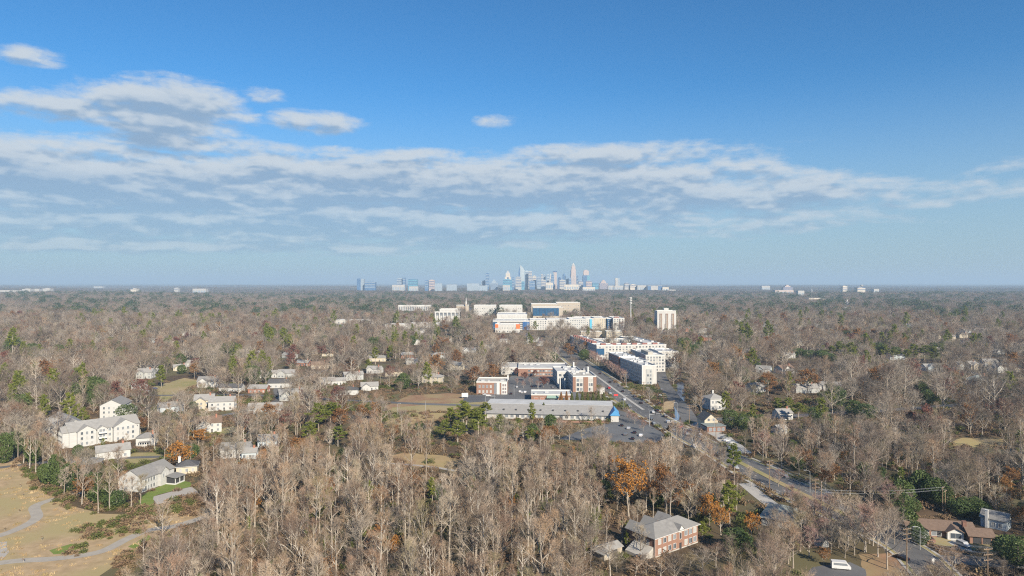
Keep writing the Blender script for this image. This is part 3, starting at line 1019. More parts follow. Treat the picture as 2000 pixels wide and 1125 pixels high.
def road_apartments():
    P = M_pale
    b = Bld('apartment_block', 'long white five-storey apartment block along the main road with narrow lit end wall', 'building', (114, 597), 7.5, prob=.97)
    # local y runs away along the road
    h = 16.2
    b.flat(0, 13, 0, 40, h, P, M_roof_w, 1.0, units=8)
    b.flat(.8, 20, 40.3, 70, h - .6, P, M_roof_w, 1.0, units=5)
    b.flat(-.4, 16, 70.3, 108, h + .5, M_brick, M_roof_w, 1.1, units=5)
    b.part('grey_bay', MB().box(3.4, 9.0, -.35, -.01, 0, 13.8), M_grey)
    b.windows(3.8, 8.6, -.35, 2, (2.0, 5.2, 8.4, 11.8), 1.4, 1.9)
    Z = (2.0, 5.2, 8.4, 11.6, 14.4)
    b.windows(1.5, 39, 0, 11, Z, 1.7, 1.8, 'left')
    b.windows(41.5, 69, .8, 8, Z, 1.7, 1.8, 'left', glass=M_bglass)
    b.windows(72, 107, -.4, 10, Z, 1.7, 1.8, 'left')
    b.windows(2, 39, 13, 10, Z, 1.6, 1.8, 'right')
    b.part('corner_frame', MB().box(-.5, .3, -.5, -.01, 0, h + 1.2), M_trim)
    b.done()
    c = Bld('apartment_block', 'white apartment wing running back from the road block towards the dark trees', 'building', (134, 684), 4, prob=.95)
    c.flat(0, 20, 0, 62, h, P, M_roof_w, 1.0, units=8)
    c.flat(20.3, 42, 26, 58, h + .8, P, M_roof_w, 1.0, units=4)
    c.windows(1, 19, 0, 6, Z, 1.6, 1.8)
    c.windows(21, 41, 26, 6, Z, 1.6, 1.8)
    c.windows(2, 25, 20, 7, Z, 1.6, 1.8, 'right')
    c.windows(28, 57, 42, 8, Z, 1.6, 1.8, 'right')
    c.part('roof_terrace', MB().box(4, 9, 6, 34, h + .1, h + 3.2), M_roof_c)
    c.done()
    d = Bld('apartment_block', 'broad white apartment block with dark red roof strips behind the road block', 'building', (98, 790), 8, prob=.9)
    h2 = 16.0
    d.flat(0, 84, 0, 22, h2, P, M_roof_w, 1.0, units=8)
    d.flat(0, 18, 22.3, 138, h2 + .4, P, M_roof_w, 1.0, units=8)
    d.flat(64, 84, 22.3, 120, h2 + .3, P, M_roof_w, 1.0, units=6)
    d.flat(18.3, 63.7, 70, 92, h2, P, M_roof_w, 1.0, units=5)
    for i in range(9):
        y = 26 + i * 12
        d.part('red_parapet', MB().box(1.5, 7, y, y + 6, h2 + .5, h2 + 3.0), M_redroof)
    for i in range(6):
        x = 6 + i * 12.5
        d.part('red_parapet', MB().box(x, x + 6, 3, 7, h2 + .1, h2 + 2.6), M_redroof)
    d.windows(2, 82, 0, 20, Z, 1.8, 1.8)
    d.windows(24, 136, 0, 26, Z, 1.8, 1.8, 'left')
    d.windows(2, 118, 84, 20, Z, 1.8, 1.8, 'right')
    d.part('blue_bay', MB().box(-.4, 9, -.45, -.05, 6, 13), M_bglass)
    d.done()


def midrise():
    W = M_pale

    def blk(label, x0, x1, d0, dep, h, m=W, cols=10, fl=5, deg=0, units=3, roof=M_roof_w, prob=.9, glass=M_glass, z=None, cat='building', fw=1.8, fh=1.8):
        b = Bld('midrise_block', label, cat, (x0, d0), deg, prob=prob)
        b.flat(0, x1 - x0, 0, dep, h, m, roof, 1.2, units=units)
        if cols:
            zs = [2 + i * (h - 1) / fl for i in range(fl)]
            b.windows(1, x1 - x0 - 1, 0, cols, zs, fw, fh, glass=glass)
            b.windows(1, dep - 1, 0, max(3, int(dep / 7)), zs, fw, fh, 'left', glass=glass)
            b.windows(1, dep - 1, x1 - x0, max(3, int(dep / 7)), zs, fw, fh, 'right', glass=glass)
        return b

    b = blk('white parking-deck block with dark open storeys and blue banner wall', -36, 33, 1276, 70, 17, cols=0)
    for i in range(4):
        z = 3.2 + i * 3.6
        b.part('deck_opening_shade', MB().box(14, 60, -.06, -.01, z, z + 1.3), M_dark)  # dark strip on the wall, painted as shade inside the open storey
    b.part('blue_glazing', MB().box(-.6, -.05, 0, 26, 1, 16), M_bglass)
    b.part('blue_glazing', MB().box(.0, 8.5, -.5, -.05, 2, 15.5), M_bglass)
    b.part('blue_banner', MB().box(56, 68.5, -.9, -.1, .5, 15.8), M_bluep)
    # vertical lettering on the banner
    for i in range(6):
        z = 13.6 - i * 2.3
        b.part('banner_letter', MB().box(64.2, 66.6, -1.0, -.91, z, z + .35).box(64.2, 64.6, -1.0, -.91, z - 1.2, z - .02).box(66.2, 66.6, -1.0, -.91, z - 1.2, z - .02), M_trim)
    b.done()
    b = blk('white low block with orange panels in front of the parking deck', -30, 14, 1215, 40, 13.5, cols=9, fl=2)
    b.part('orange_panel', MB().box(-.2, 5.5, -.5, -.1, 9.2, 14.8), M_orange)
    b.part('orange_panel', MB().box(37, 44.3, -.5, -.1, 7.2, 14.8), M_orange)
    b.done()
    blk('stepped white upper block behind the parking deck', -30, 30, 1352, 90, 25, cols=12, fl=2).done()
    blk('white five-storey apartments beside the blue banner', 34, 66, 1282, 60, 18, cols=7).done()
    blk('white terrace-like apartments in the middle of the midrise row', 66.5, 108, 1290, 55, 18.5, cols=9).done()
    blk('grey-white balconied apartments in the midrise row', 108.5, 140, 1298, 55, 19.5, m=M_white, cols=7).done()
    b = blk('apartments with a bright cyan bay in the midrise row', 140.5, 156, 1300, 55, 20, cols=3)
    b.part('cyan_bay', MB().box(7.5, 11.5, -1.0, -.05, 1, 19.4), M_cyan)
    b.done()
    blk('yellowish stucco apartments in the midrise row', 156.5, 180, 1300, 55, 21, m=M_cream, cols=5).done()
    b = blk('dark blue glazed bay block near the end of the midrise row', 180.5, 190, 1296, 40, 20, m=M_bglass, cols=2)
    b.done()
    b = blk('white end block with red roof edge closing the midrise row', 190.5, 212, 1286, 60, 21.5, cols=4, fl=6, fw=2.2)
    b.part('red_parapet', MB().box(3, 12, 3, 12, 21.8, 24.5), M_redroof)
    b.part('recess_shade', MB().box(11.3, 12.6, -.12, -.04, 1, 21), M_dark)  # flat dark strip, painted as the shade of a recess
    b.done()
    b = Bld('hospital_block', 'beige block with a long dark blue glass front behind the midrise row', 'building', (46, 1500), 0, prob=.8)
    b.flat(0, 66, 0, 40, 34, M_beige, M_roof_c, 1.0, units=4)
    b.part('glass_front', MB().box(.3, 57, -.5, -.05, 16, 33), M_bglass)
    for i in range(9):
        b.part('mullion', MB().box(2 + i * 6.2, 2.3 + i * 6.2, -.62, -.51, 16, 32.9), M_dark)
    b.done()
    for x0, x1, d, h, m, lab in ((50, 118, 1760, 33, M_beige, 'beige flat block behind the blue glass front'), (120, 185, 1850, 34, M_beige, 'second beige block further back beyond the glass front'),
                                 (-95, -40, 1700, 31, M_pale, 'white cluster of flat blocks where the road meets the midrise district'), (-30, 25, 1640, 33, M_pale, 'white flat block behind the stepped upper block'),
                                 (128, 190, 1420, 15, M_cream, 'low cream block behind the yellowish apartments')):
        b = blk(lab, x0, x1, d, 50, h, m=m, cols=9, fl=4, prob=.6)
        b.done()
    # brown low apartments in front
    b = Bld('apartment_block', 'low tan apartment block among pink bare trees before the midrise row', 'building', (151, 1090), 0, prob=.8)
    b.flat(0, 26, 0, 20, 11, M_cream, M_roof_c, .8)
    b.windows(1, 25, 0, 7, (2, 5, 8.4), 1.8, 1.7)
    b.part('stair_recess_shade', MB().box(9, 12.5, -.1, -.02, 1, 10), M_dark)  # dark strip on the front, painted as shade in the stair recess
    b.done()
    b = Bld('apartment_block', 'low tan brick block left of the other tan block before the midrise row', 'building', (112, 1110), 0, prob=.6)
    b.flat(0, 34, 0, 16, 9, M_beige, M_roof_c, .8)
    b.windows(1, 33, 0, 9, (2, 5.5), 1.6, 1.6)
    b.done()
    # the white tower
    t = Bld('tower_block', 'white residential tower with three tall dark window slots', 'tower', (258, 1212), 0, prob=.97)
    t.flat(0, 33.5, 0, 24, 38.5, M_pale, M_roof_w, 1.0)
    t.flat(13, 21, 4, 14, 43, M_pale, M_roof_w, .6, z0=39.8)
    for i in range(3):
        x = 3.8 + i * 10.6
        t.part('window_slot', MB().box(x, x + 4.6, -.15, -.01, 4, 34), M_darkb)
        t.part('slot_bay', MB().box(x + 1.6, x + 3.4, -.6, -.16, 4, 32.5), M_beige)
        for k in range(9):
            t.part('window', MB().box(x + .2, x + 1.4, -.25, -.16, 5 + k * 3.2, 6.9 + k * 3.2), M_glass)
    t.windows(2, 22, 33.5, 5, [3 + k * 3.6 for k in range(10)], 1.5, 1.6, 'right')
    t.done()
    # colonnade
    c = Bld('colonnade_building', 'white office with tall columns and a dark glass front', 'building', (-176, 1558), 0, prob=.97)
    c.flat(10, 56, 6, 40, 27, M_pale, M_roof_w, 1.5)
    c.flat(0, 56, 0, 40, 20.5, M_glass, M_roof_w, 1.2)
    for i in range(7):
        x = 1.2 + i * 9
        c.part('column', MB().box(x - 1.2, x + 1.2, -2.6, -.3, 0, 20.4), M_trim)
    c.part('architrave', MB().box(-.5, 56.5, -2.7, -.2, 20.45, 23), M_trim)
    for i in range(6):
        x = 5.7 + i * 9
        c.part('wall_panel', MB().box(x - 2.2, x + 2.2, -.2, -.05, 0, 13.5), M_pale)
    c.done()
    d = Bld('long_building', 'very long white flat building with dark window bays deep in the trees', 'building', (-357, 2140), 0, prob=.9)
    d.flat(0, 101, 0, 30, 16, M_pale, M_roof_w, 1.5)
    for i in range(14):
        d.part('window_bay', MB().box(3 + i * 7, 6.4 + i * 7, -.2, -.05, 1, 13), M_glass)
    d.done()
    e = Bld('church', 'beige church with a slim white steeple at the far end of the road', 'church', (-170, 2080), 0, prob=.9)
    e.gable(0, 38, 0, 22, 17, 4, M_beige, M_roof_c, 'x')
    e.part('tower', MB().box(28, 33, -5, -.2, 0, 24), M_beige)
    e.part('steeple', MB().add([(28.6, -4.6, 24.01), (32.4, -4.6, 24.01), (32.4, -.6, 24.01), (28.6, -.6, 24.01), (30.5, -2.6, 47)], [(0, 1, 4), (1, 2, 4), (2, 3, 4), (3, 0, 4), (3, 2, 1, 0)]), M_trim)
    e.windows(3, 26, 0, 5, (6,), 1.6, 6)
    e.done()
    for px0, px1, py, hh, lab in ((655, 735, 632, 7, 'low white-roofed store among trees left of the church'), (752, 800, 642, 8, 'low white roofs of a shop row beneath the columned office'), (800, 856, 640, 8, 'longer low white roof beside the columned office')):
        x0, d0 = G(px0, py); x1, _ = G(px1, py)
        s = Bld('store', lab, 'store', (x0, d0), 0, prob=.75)
        s.flat(0, x1 - x0, 0, 34, hh, M_pale, M_roof_w, .8, units=2)
        s.windows(2, x1 - x0 - 2, 0, 8, (2.2,), 3.0, 2.4)
        s.done()
    # cell tower
    m = thing('cell_tower', 'slim white mobile phone mast with antenna clusters above the trees', 'mast', (235, 1350, 0))
    obj('mast', MB().tube([(0, 0, 0), (0, 0, 60)], [1.1, .7], 8).mesh('mast', M_trim), m)
    for z in (48.5, 54, 58.5):
        ab = MB()
        for k in range(6):
            an = k * math.pi / 3
            x, y = 2.0 * math.cos(an), 2.0 * math.sin(an)
            ab.box(x - .45, x + .45, y - .45, y + .45, z - 1.3, z + 1.3)
            ab.tube([(0, 0, z), (x, y, z)], [.12, .12], 4)
        obj('antenna_cluster', ab.mesh('antenna_cluster', M_trim), m)
    RECTS.append((1226, 1238, 580, 618, 1350, 1.0))


def corner_houses():
    b = Bld('house', 'grey-white two-storey house with hipped roof above the creek', 'house', (139, 478), 12, prob=.75)
    b.hip(0, 11.5, 0, 12, 8.0, 3.0, M_white, M_roof_l)
    b.windows(.5, 11, 0, 4, (2.0, 5.8), 1.1, 1.8)
    b.windows(1, 11, 0, 3, (2.0, 5.8), 1.1, 1.8, 'left')
    b.chimney(6, 8, 9, 12.8, M_trim, .5)
    b.done()
    c = Bld('shop_house', 'small dark-roofed gabled shop with pale front beside the road', 'house', (118.5, 414), 8, prob=.9)
    c.gable(0, 8.5, 4, 15, 5.5, 3.6, M_cream, M_roof_d, 'y', ov=.5)
    c.part('flat_annex', MB().box(-2.4, 9.4, -5, 3.98, 0, 3.4), M_darkb)
    c.part('annex_roof', MB().box(-2.7, 9.7, -5.3, 4.2, 3.41, 3.7), M_roof_t)
    c.windows(1, 7.5, 4, 2, (5.6,), 1.2, 1.5)
    c.windows(-4.5, 3.5, -2.4, 4, (1.6,), 1.5, 1.8, 'left')
    c.windows(-1.5, 9, -5, 4, (1.6,), 1.6, 1.8)
    c.note(-2.7, 9.7, -5.3, 4, 3.7)
    c.done()


brick_block(); white_apartments(); lawn_house(); ranch_house(); office_park(); road_apartments(); midrise(); corner_houses()

# neighbourhood houses: base centre in the photo, width of the front (m), depth, storeys, walls, roof, roof kind, turn, label
SPOTS = [((870, 625), 'near the columned office'), ((1085, 690), 'before the midrise row'), ((1302, 640), 'near the white slotted tower'), ((820, 645), 'by the low white store roofs'),
         ((740, 705), 'around the tall pine pair'), ((590, 705), 'near the dark maroon tree'), ((670, 760), 'behind the rust oak'), ((840, 740), 'above the straw bank'),
         ((920, 670), 'beside the upper main road'), ((1885, 655), 'on the right hillside above the gabled houses'), ((1560, 690), 'by the dark hollies'), ((1590, 600), 'near the cream school building'),
         ((1660, 615), 'near the white church steeple'), ((1760, 640), 'beyond the row of pines'), ((180, 610), 'far out in the left woodland'), ((225, 665), 'in the woodland behind the white apartments'),
         ((380, 690), 'beyond the lone tall pine'), ((1440, 640), 'in the wood right of the slotted tower'), ((1460, 700), 'behind the road corner'), ((1020, 675), 'behind the rear brick office')]


def spot(px, py):
    return min(SPOTS, key=lambda s: (s[0][0] - px) ** 2 + ((s[0][1] - py) * 2) ** 2)[1]


def neighbourhood():
    W_, C_, B_, G_, K_ = M_white, M_cream, M_brick, M_grey, M_bluegrey
    g, l, d, b, t = M_roof_g, M_roof_l, M_roof_d, M_roof_b, M_roof_t
    big = [
        (284, 872, 9.5, 8, 1.6, W_, g, 'hip', 15, 'small white cottage with grey hipped roof and covered porch behind the yard'),
        (222, 896, 15, 9, 1.4, W_, l, 'gable', 35, 'white single-storey house with pale grey roof just below the rambling apartment house'),
        (163, 922, 13, 9, 1.2, B_, g, 'hip', 20, 'low brick house with grey roof hidden behind pines near the park'),
        (398, 800, 13, 12, 2.2, C_, l, 'gabley', 20, 'large cream house with tan front gable and tall white walls'),
        (432, 802, 17, 10, 2.2, W_, l, 'gable', 12, 'long white two-storey house beside the large cream house'),
        (404, 757, 17, 12, 1.8, W_, g, 'gabley', 8, 'white-gabled house with wide grey roof above the cream house'),
        (449, 766, 18, 9, 1.3, W_, d, 'gable', 0, 'long low white house with dark roof and yellow lawn'),
        (502, 768, 15, 9, 1.3, B_, l, 'gable', 0, 'small brick house with pale roof next to a green conifer'),
        (524, 738, 16, 10, 1.3, W_, l, 'gable', 10, 'pale house with light roof deep in the neighbourhood trees'),
        (556, 738, 16, 10, 1.5, G_, l, 'gabley', 0, 'grey house beside the pale house in the neighbourhood trees'),
        (544, 758, 18, 10, 1.5, W_, d, 'gable', 4, 'white house with dark solar roof in the neighbourhood'),
        (572, 782, 19, 12, 1.6, G_, l, 'gabley', 25, 'white-gabled grey house with large pale roof right of the brick chimney'),
        (408, 846, 14, 11, 2.0, W_, b, 'gabley', 25, 'tall white house with tan gable beside a small yellow lawn'),
        (516, 808, 22, 11, 1.2, K_, l, 'gable', 10, 'low pale grey house with several small roofs in the middle of the neighbourhood'),
        (522, 874, 10, 9, 1.3, K_, g, 'gable', 10, 'blue-grey cottage with red brick chimney at the edge of the wood'),
        (458, 895, 14, 9, 1.6, W_, g, 'gable', 10, 'white house with grey roof half hidden by bare branches'),
        (486, 897, 7, 6, 1.2, K_, l, 'gable', 10, 'small blue-white outbuilding beside the half hidden house'),
        (336, 806, 15, 9, 1.5, K_, g, 'gable', 40, 'pale blue house with sagging grey roof by the curved lane'),
        (279, 740, 14, 11, 2.0, G_, l, 'gabley', 5, 'grey two-storey gabled house beside a tall dark pine'),
        (268, 762, 10, 7, 1.2, W_, l, 'gable', 0, 'small white garage by parked cars near the tall pine'),
        (372, 716, 13, 9, 1.4, W_, l, 'gable', 0, 'white-roofed bungalow beyond the tall pine'),
        (635, 753, 13, 9, 1.4, W_, l, 'gabley', 0, 'white bungalow behind the orange oak'),
        (662, 752, 12, 8, 1.3, W_, l, 'gable', 20, 'second white bungalow behind the orange oak'),
        (605, 693, 15, 9, 1.5, C_, l, 'gable', 0, 'cream bungalow beside a dark maroon tree'),
        (640, 696, 14, 9, 1.3, C_, b, 'gable', 0, 'cream cottage with brown roof beside the dark maroon tree'),
        (1925, 754, 19, 14, 1.6, W_, t, 'hip', 12, 'white house with wide grey-green hipped roof and porch columns'),
        (1908, 722, 15, 11, 1.8, C_, l, 'gabley', 30, 'cream house with steep gables and tall chimney gable on the right hillside'),
        (1880, 722, 13, 10, 1.7, G_, g, 'gabley', 20, 'grey gabled house left of the cream gabled house'),
        (1937, 716, 14, 10, 1.7, W_, l, 'gable', 0, 'white house with light roof behind the cream gabled house'),
        (1958, 728, 14, 10, 1.9, G_, d, 'gabley', 10, 'grey house with black roof beside the green-gabled house'),
        (1980, 727, 15, 10, 1.9, C_, t, 'gabley', -10, 'pale house with green steep gable at the right edge'),
        (1842, 690, 14, 10, 1.6, W_, g, 'gabley', 30, 'white gabled house below the row of pines'),
        (1578, 768, 20, 11, 1.3, G_, l, 'gable', 5, 'long grey-roofed house beneath the rust-coloured oak'),
        (1622, 764, 17, 10, 1.5, W_, g, 'gable', -10, 'white house with grey roof right of the rust-coloured oak'),
        (1572, 676, 22, 12, 1.4, C_, t, 'gable', 4, 'cream house with grey-green roof beside dark hollies'),
        (1543, 700, 14, 9, 1.4, W_, l, 'gabley', 0, 'white house with light gables left of the dark hollies'),
        (1486, 768, 13, 11, 1.6, W_, g, 'gabley', 20, 'white-trimmed gabled house behind the road corner'),
        (1535, 820, 10, 8, 1.5, W_, l, 'gable', 10, 'little white house under green pines'),
        (1530, 848, 7, 6, 1.2, G_, l, 'gable', 30, 'pale grey shed below the little white house'),
        (1352, 632, 26, 16, 2.0, W_, l, 'gabley', 0, 'white cluster house right of the white tower'),
    ]
    many = [(720, 698), (737, 706), (796, 700), (803, 712), (692, 743), (675, 772), (722, 763), (842, 748), (905, 664), (917, 690), (820, 673), (866, 668), (352, 724),
            (860, 700), (590, 715), (560, 700), (625, 720), (770, 735), (1835, 662), (1856, 664), (1882, 660), (1891, 650), (1912, 645), (1924, 650), (1895, 672), (1345, 648),
            (1372, 650), (1392, 640), (1420, 645), (1380, 665), (1400, 625), (1450, 628), (1475, 622), (1340, 610), (160, 605), (185, 606), (214, 660), (230, 668), (300, 670),
            (480, 620), (660, 640), (702, 628), (1625, 600), (1655, 604), (1530, 610), (1570, 625), (1600, 640), (1660, 625), (1720, 610), (1780, 640), (1800, 615), (1870, 620),
            (1500, 660), (1470, 690), (1440, 700), (1040, 668), (1020, 672), (1060, 676), (985, 672), (950, 680), (120, 640), (60, 650), (400, 650), (520, 665), (340, 640)]
    rr = random.Random(5)
    for k in range(26):
        if k % 2:
            many.append((rr.uniform(60, 900), rr.uniform(640, 735)))
        else:
            many.append((rr.uniform(1360, 1990), rr.uniform(612, 735)))
    many = [m for i_, m in enumerate(many) if i_ < 66 or all((m[0] - q[0]) ** 2 + (2 * (m[1] - q[1])) ** 2 > 30 ** 2 for q in many[:i_] + [(h_[0], h_[1]) for h_ in big])]
    walls = [(W_, 'white'), (W_, 'white'), (C_, 'cream'), (B_, 'brick'), (G_, 'grey'), (K_, 'blue-grey')]
    roofs = [(g, 'grey'), (l, 'pale grey'), (l, 'pale grey'), (d, 'dark'), (b, 'brown')]
    allh = [(*h, None) for h in big]
    for (px, py) in many:
        wa, wn = rr.choice(walls); ro, rn = rr.choice(roofs)
        lab = f'{wn} house with {rn} roof {spot(px, py)}'
        allh.append((px, py, rr.uniform(12, 19), rr.uniform(8, 11), rr.choice((1.2, 1.4, 1.8)), wa, ro, rr.choice(('gable', 'gabley', 'hip')), rr.uniform(-35, 35), lab, f'{wn} houses with {rn} roofs {spot(px, py)}'))
    for (px, py, w, dp, st, wa, ro, kind, turn, lab, grp) in allh:
        x, y = G(px, py)
        if grp and abs(x) > .8 * y:
            continue
        q = Bld('house', lab, 'house', (x, y), turn, grp, prob=.52 if grp is None else .5)
        h = 2.9 * st
        rh = dp * .28
        if kind == 'hip':
            q.hip(-w / 2, w / 2, 0, dp, h, rh, wa, ro, trim=False)
        elif kind == 'gabley':
            q.gable(-w / 2, w / 2, 1.5, dp + 1, h, rh, wa, ro, 'x')
            q.gable(-w / 2 + 1, -w / 2 + 1 + w * .48, -.5, dp * .6, h - .1, w * .16, wa, ro, 'y')
        else:
            q.gable(-w / 2, w / 2, 0, dp, h, rh, wa, ro, 'x')
        zs = (1.5,) if st < 1.7 else (1.5, 4.3)
        if y < 1000:
            fy = {'hip': 0, 'gable': 0, 'gabley': 1.5}[kind]
            if kind == 'gabley':
                q.windows(-w / 2 + 1.5, -w / 2 + w * .46, -.5, 2, zs, 1.1, 1.4)
                q.windows(w * .02, w / 2 - .5, fy, 2, zs, 1.1, 1.4)
            else:
                q.windows(-w / 2 + .6, w / 2 - .6, fy, 4, zs, 1.1, 1.4)
            q.windows(1.8, dp - .8, w / 2, 2, zs, 1.0, 1.3, 'right')
            q.windows(1.8, dp - .8, -w / 2, 2, zs, 1.0, 1.3, 'left')
            q.door(w * .12, fy, h=2.0)
        if rr.random() < .6 or 'chimney' in lab:
            q.chimney(w * .3, dp * .5, h, h + rh + 1.2, M_brick, .45)
        if 'columns' in lab or 'porch' in lab:
            for i in range(5):
                q.part('porch_column', MB().box(-w / 4 + i * w / 8 - .15, -w / 4 + i * w / 8 + .15, -2.4, -2.1, 0, 2.7), M_trim)
            q.part('porch_roof', MB().box(-w / 4 - .5, w / 4 + .5, -2.7, -.55, 2.71, 2.95), ro)
        q.done()


neighbourhood()


# ------------------------------------------------------------------ the skyline and other far buildings
def far_mat(name, c, c2, sx=.02):
    return mat(name, c, .6, var=c2, nscale=.05, stretch=(1, 1, .5), spec=.4)


T_cream = far_mat('far_cream_stone', (.62, .55, .45), (.54, .48, .40))
T_white = far_mat('far_white_concrete', (.47, .45, .42), (.38, .365, .345))
T_blue = far_mat('far_blue_glass', (.05, .12, .25), (.075, .165, .31))
T_cyan = far_mat('far_cyan_glass', (.09, .26, .36), (.12, .31, .41))
T_grey = far_mat('far_grey_glass', (.32, .38, .44), (.26, .32, .38))
T_pink = far_mat('far_pink_granite', (.50, .40, .36), (.43, .35, .32))
T_dark = far_mat('far_dark_glass', (.04, .09, .20), (.06, .12, .25))
T_pale = far_mat('far_pale_glass', (.42, .47, .49), (.35, .41, .44))


def tower(px0, px1, top, d, m, label, kind='flat', extra=None, name='skyscraper', cat='skyscraper', base=0.0, depth=None):
    x0, x1 = (px0 - 1000) / F * d, (px1 - 1000) / F * d
    zt = H - (top - EY) / F * d
    w = x1 - x0
    dp = depth or max(18, min(w, 45))
    gz = hz((x0 + x1) / 2, d)
    r = thing(name, label, cat, ((x0 + x1) / 2, d, gz - 1))
    h = zt - gz + 1
    a = w / 2

    def part(n, mb, mm=m):
        obj(n, mb.mesh(n, mm), r)

    def floors(z0, z1, a_, dp_, step=14.0):
        if dp_ <= 0 or w < 14:
            return
        z = z0 + step
        i = 0
        while z < z1 - 3:
            part('window_band', MB().box(-a_ + .8, a_ - .8, -.5, -.02, z, z + 4.5), T_dark if m is not T_dark and m is not T_blue else T_grey)
            z += step
            i += 1
    if kind == 'flat':
        part('shaft', MB().box(-a, a, 0, dp, 0, h))
        part('roof_plant', MB().box(-a * .5, a * .5, dp * .3, dp * .7, h + .01, h + 3.5))
        floors(25, h, a, dp)
    elif kind == 'slab2':       # two tones side by side
        part('shaft', MB().box(-a, a * .1, 0, dp, 0, h))
        part('side_shaft', MB().box(a * .1 + .05, a, 0, dp, 0, h - 2), extra or T_grey)
    elif kind == 'crown':       # the tallest: stepped shaft with a pointed crown
        part('shaft', MB().box(-a, a, 0, dp, 0, h * .55).box(-a * .86, a * .86, dp * .07, dp * .93, h * .55 + .01, h * .76).box(-a * .7, a * .7, dp * .15, dp * .85, h * .76 + .01, h * .87))
        part('side_shaft', MB().box(-a - 2, -a - .02, dp * .2, dp * .9, 0, h * .72), T_dark)
        cb = MB().box(-a * .52, a * .52, dp * .24, dp * .76, h * .87 + .01, h * .92)
        cb.add([(-a * .5, dp * .25, h * .92 + .01), (a * .5, dp * .25, h * .92 + .01), (a * .5, dp * .75, h * .92 + .01), (-a * .5, dp * .75, h * .92 + .01), (0, dp * .5, h)], [(0, 1, 4), (1, 2, 4), (2, 3, 4), (3, 0, 4), (3, 2, 1, 0)])
        part('crown', cb, T_white)
        for k in (-.5, 0, .5):
            part('window_band', MB().box(k * a - .9, k * a + .9, -.5, -.02, 20, h * .54), T_grey)
    elif kind == 'sail':        # steep blade: peak at left of centre, curve down to the right
        P = [(-a, 0), (a, 0), (a, h * .80), (a * .5, h * .89), (-a * .05, h * .97), (-a * .35, h), (-a * .42, h * .96)]
        mb = MB().add([(x, 0, z) for x, z in P] + [(x, dp, z) for x, z in P], [tuple(range(7)), tuple(range(13, 6, -1))] + [(i, 7 + i, 7 + (i + 1) % 7, (i + 1) % 7) for i in range(7)])
        part('shaft', mb)
        Q = [(-a, 0), (-a * .42, 0), (-a * .42, h * .955), (-a * .75, h * .86), (-a, h * .72)]
        mb = MB().add([(x, -1.5, z) for x, z in Q] + [(x, -.05, z) for x, z in Q], [tuple(range(5)), tuple(range(9, 4, -1))] + [(i, 5 + i, 5 + (i + 1) % 5, (i + 1) % 5) for i in range(5)])
        part('dark_face', mb, T_blue)
    elif kind == 'spire':       # shoulders and a pointed top
        part('shaft', MB().box(-a, a, 0, dp, 0, h * .68).box(-a * .72, a * .72, dp * .1, dp * .9, h * .68 + .01, h * .84))
        part('crown', MB().add([(-a * .7, dp * .12, h * .84 + .02), (a * .7, dp * .12, h * .84 + .02), (a * .7, dp * .88, h * .84 + .02), (-a * .7, dp * .88, h * .84 + .02), (0, dp * .5, h)], [(0, 1, 4), (1, 2, 4), (2, 3, 4), (3, 0, 4), (3, 2, 1, 0)]), T_white)
        part('window_band', MB().box(-a * .25, a * .25, -.6, -.03, h * .4, h * .66), T_dark)
    elif kind == 'flare':       # wide top over a blue shaft
        part('shaft', MB().box(-a, a, 0, dp, 0, h * .74), T_blue)
        part('side_shaft', MB().box(a * .25, a + 1, -1, -.02, 0, h * .73), T_cyan)
        part('crown', MB().box(-a * .8, a * .8, dp * .1, dp * .9, h * .74 + .01, h * .96).box(-a * .55, a * .4, dp * .2, dp * .8, h * .96 + .01, h), T_pink)
    elif kind == 'cap':         # dark wider cap
        part('shaft', MB().box(-a * .85, a * .85, 0, dp, 0, h * .93))
        part('cap', MB().box(-a, a, -1.5, dp + 1, h * .93 + .01, h), T_dark)
        part('side_shaft', MB().box(-a * .85, -a * .3, -.6, -.02, 0, h * .9), T_grey)
    elif kind == 'dome':
        part('shaft', MB().box(-a, a, 0, dp, 0, h * .86))
        n = 10
        part('dome', MB().tube([(0, dp / 2, h * .86), (0, dp / 2, h * .92), (0, dp / 2, h * .97), (0, dp / 2, h)], [a * .98, a * .9, a * .55, .4], n))
    elif kind == 'step':
        part('shaft', MB().box(-a, a, 0, dp, 0, h * .72).box(-a * .6, a * .6, dp * .1, dp * .9, h * .72 + .01, h * .88).box(-a * .28, a * .28, dp * .2, dp * .8, h * .88 + .01, h))
        floors(10, h * .7, a, dp, 9)
    elif kind == 'mast':
        part('shaft', MB().box(-a, a, 0, dp, 0, h))
        part('mast', MB().tube([(a * .9, dp / 2, h), (a * .9, dp / 2, h + 60)], [1.2, .5], 5), T_dark)
        part('window_band', MB().box(-a, -a * .55, -.8, -.03, 2, h - 3), T_blue)
        part('window_band', MB().box(a * .45, a, -.8, -.03, 2, h - 3), T_blue)
    elif kind == 'low':
        part('wall', MB().box(-a, a, 0, dp, 0, h))
        part('roof', MB().box(-a * .97, a * .97, dp * .03, dp * .97, h + .01, h + .8), T_white)
        n = max(2, int(w / 18))
        for k in range(n):
            x = -a + (k + .5) * w / n
            part('window_band', MB().box(x - w / n * .32, x + w / n * .32, -.5, -.02, h * .35, h * .7), T_grey)
    q = [PX(-a + (x0 + x1) / 2, d, gz), PX(a + (x0 + x1) / 2, d, zt)]
    FOOT.append(np.array([(x0, d), (x1, d), (x1, d + dp), (x0, d + dp)]))
    RECTS.append((px0, px1, top, top + (q[0][1] - top) * .75, d, .35 if kind == 'low' else .8))


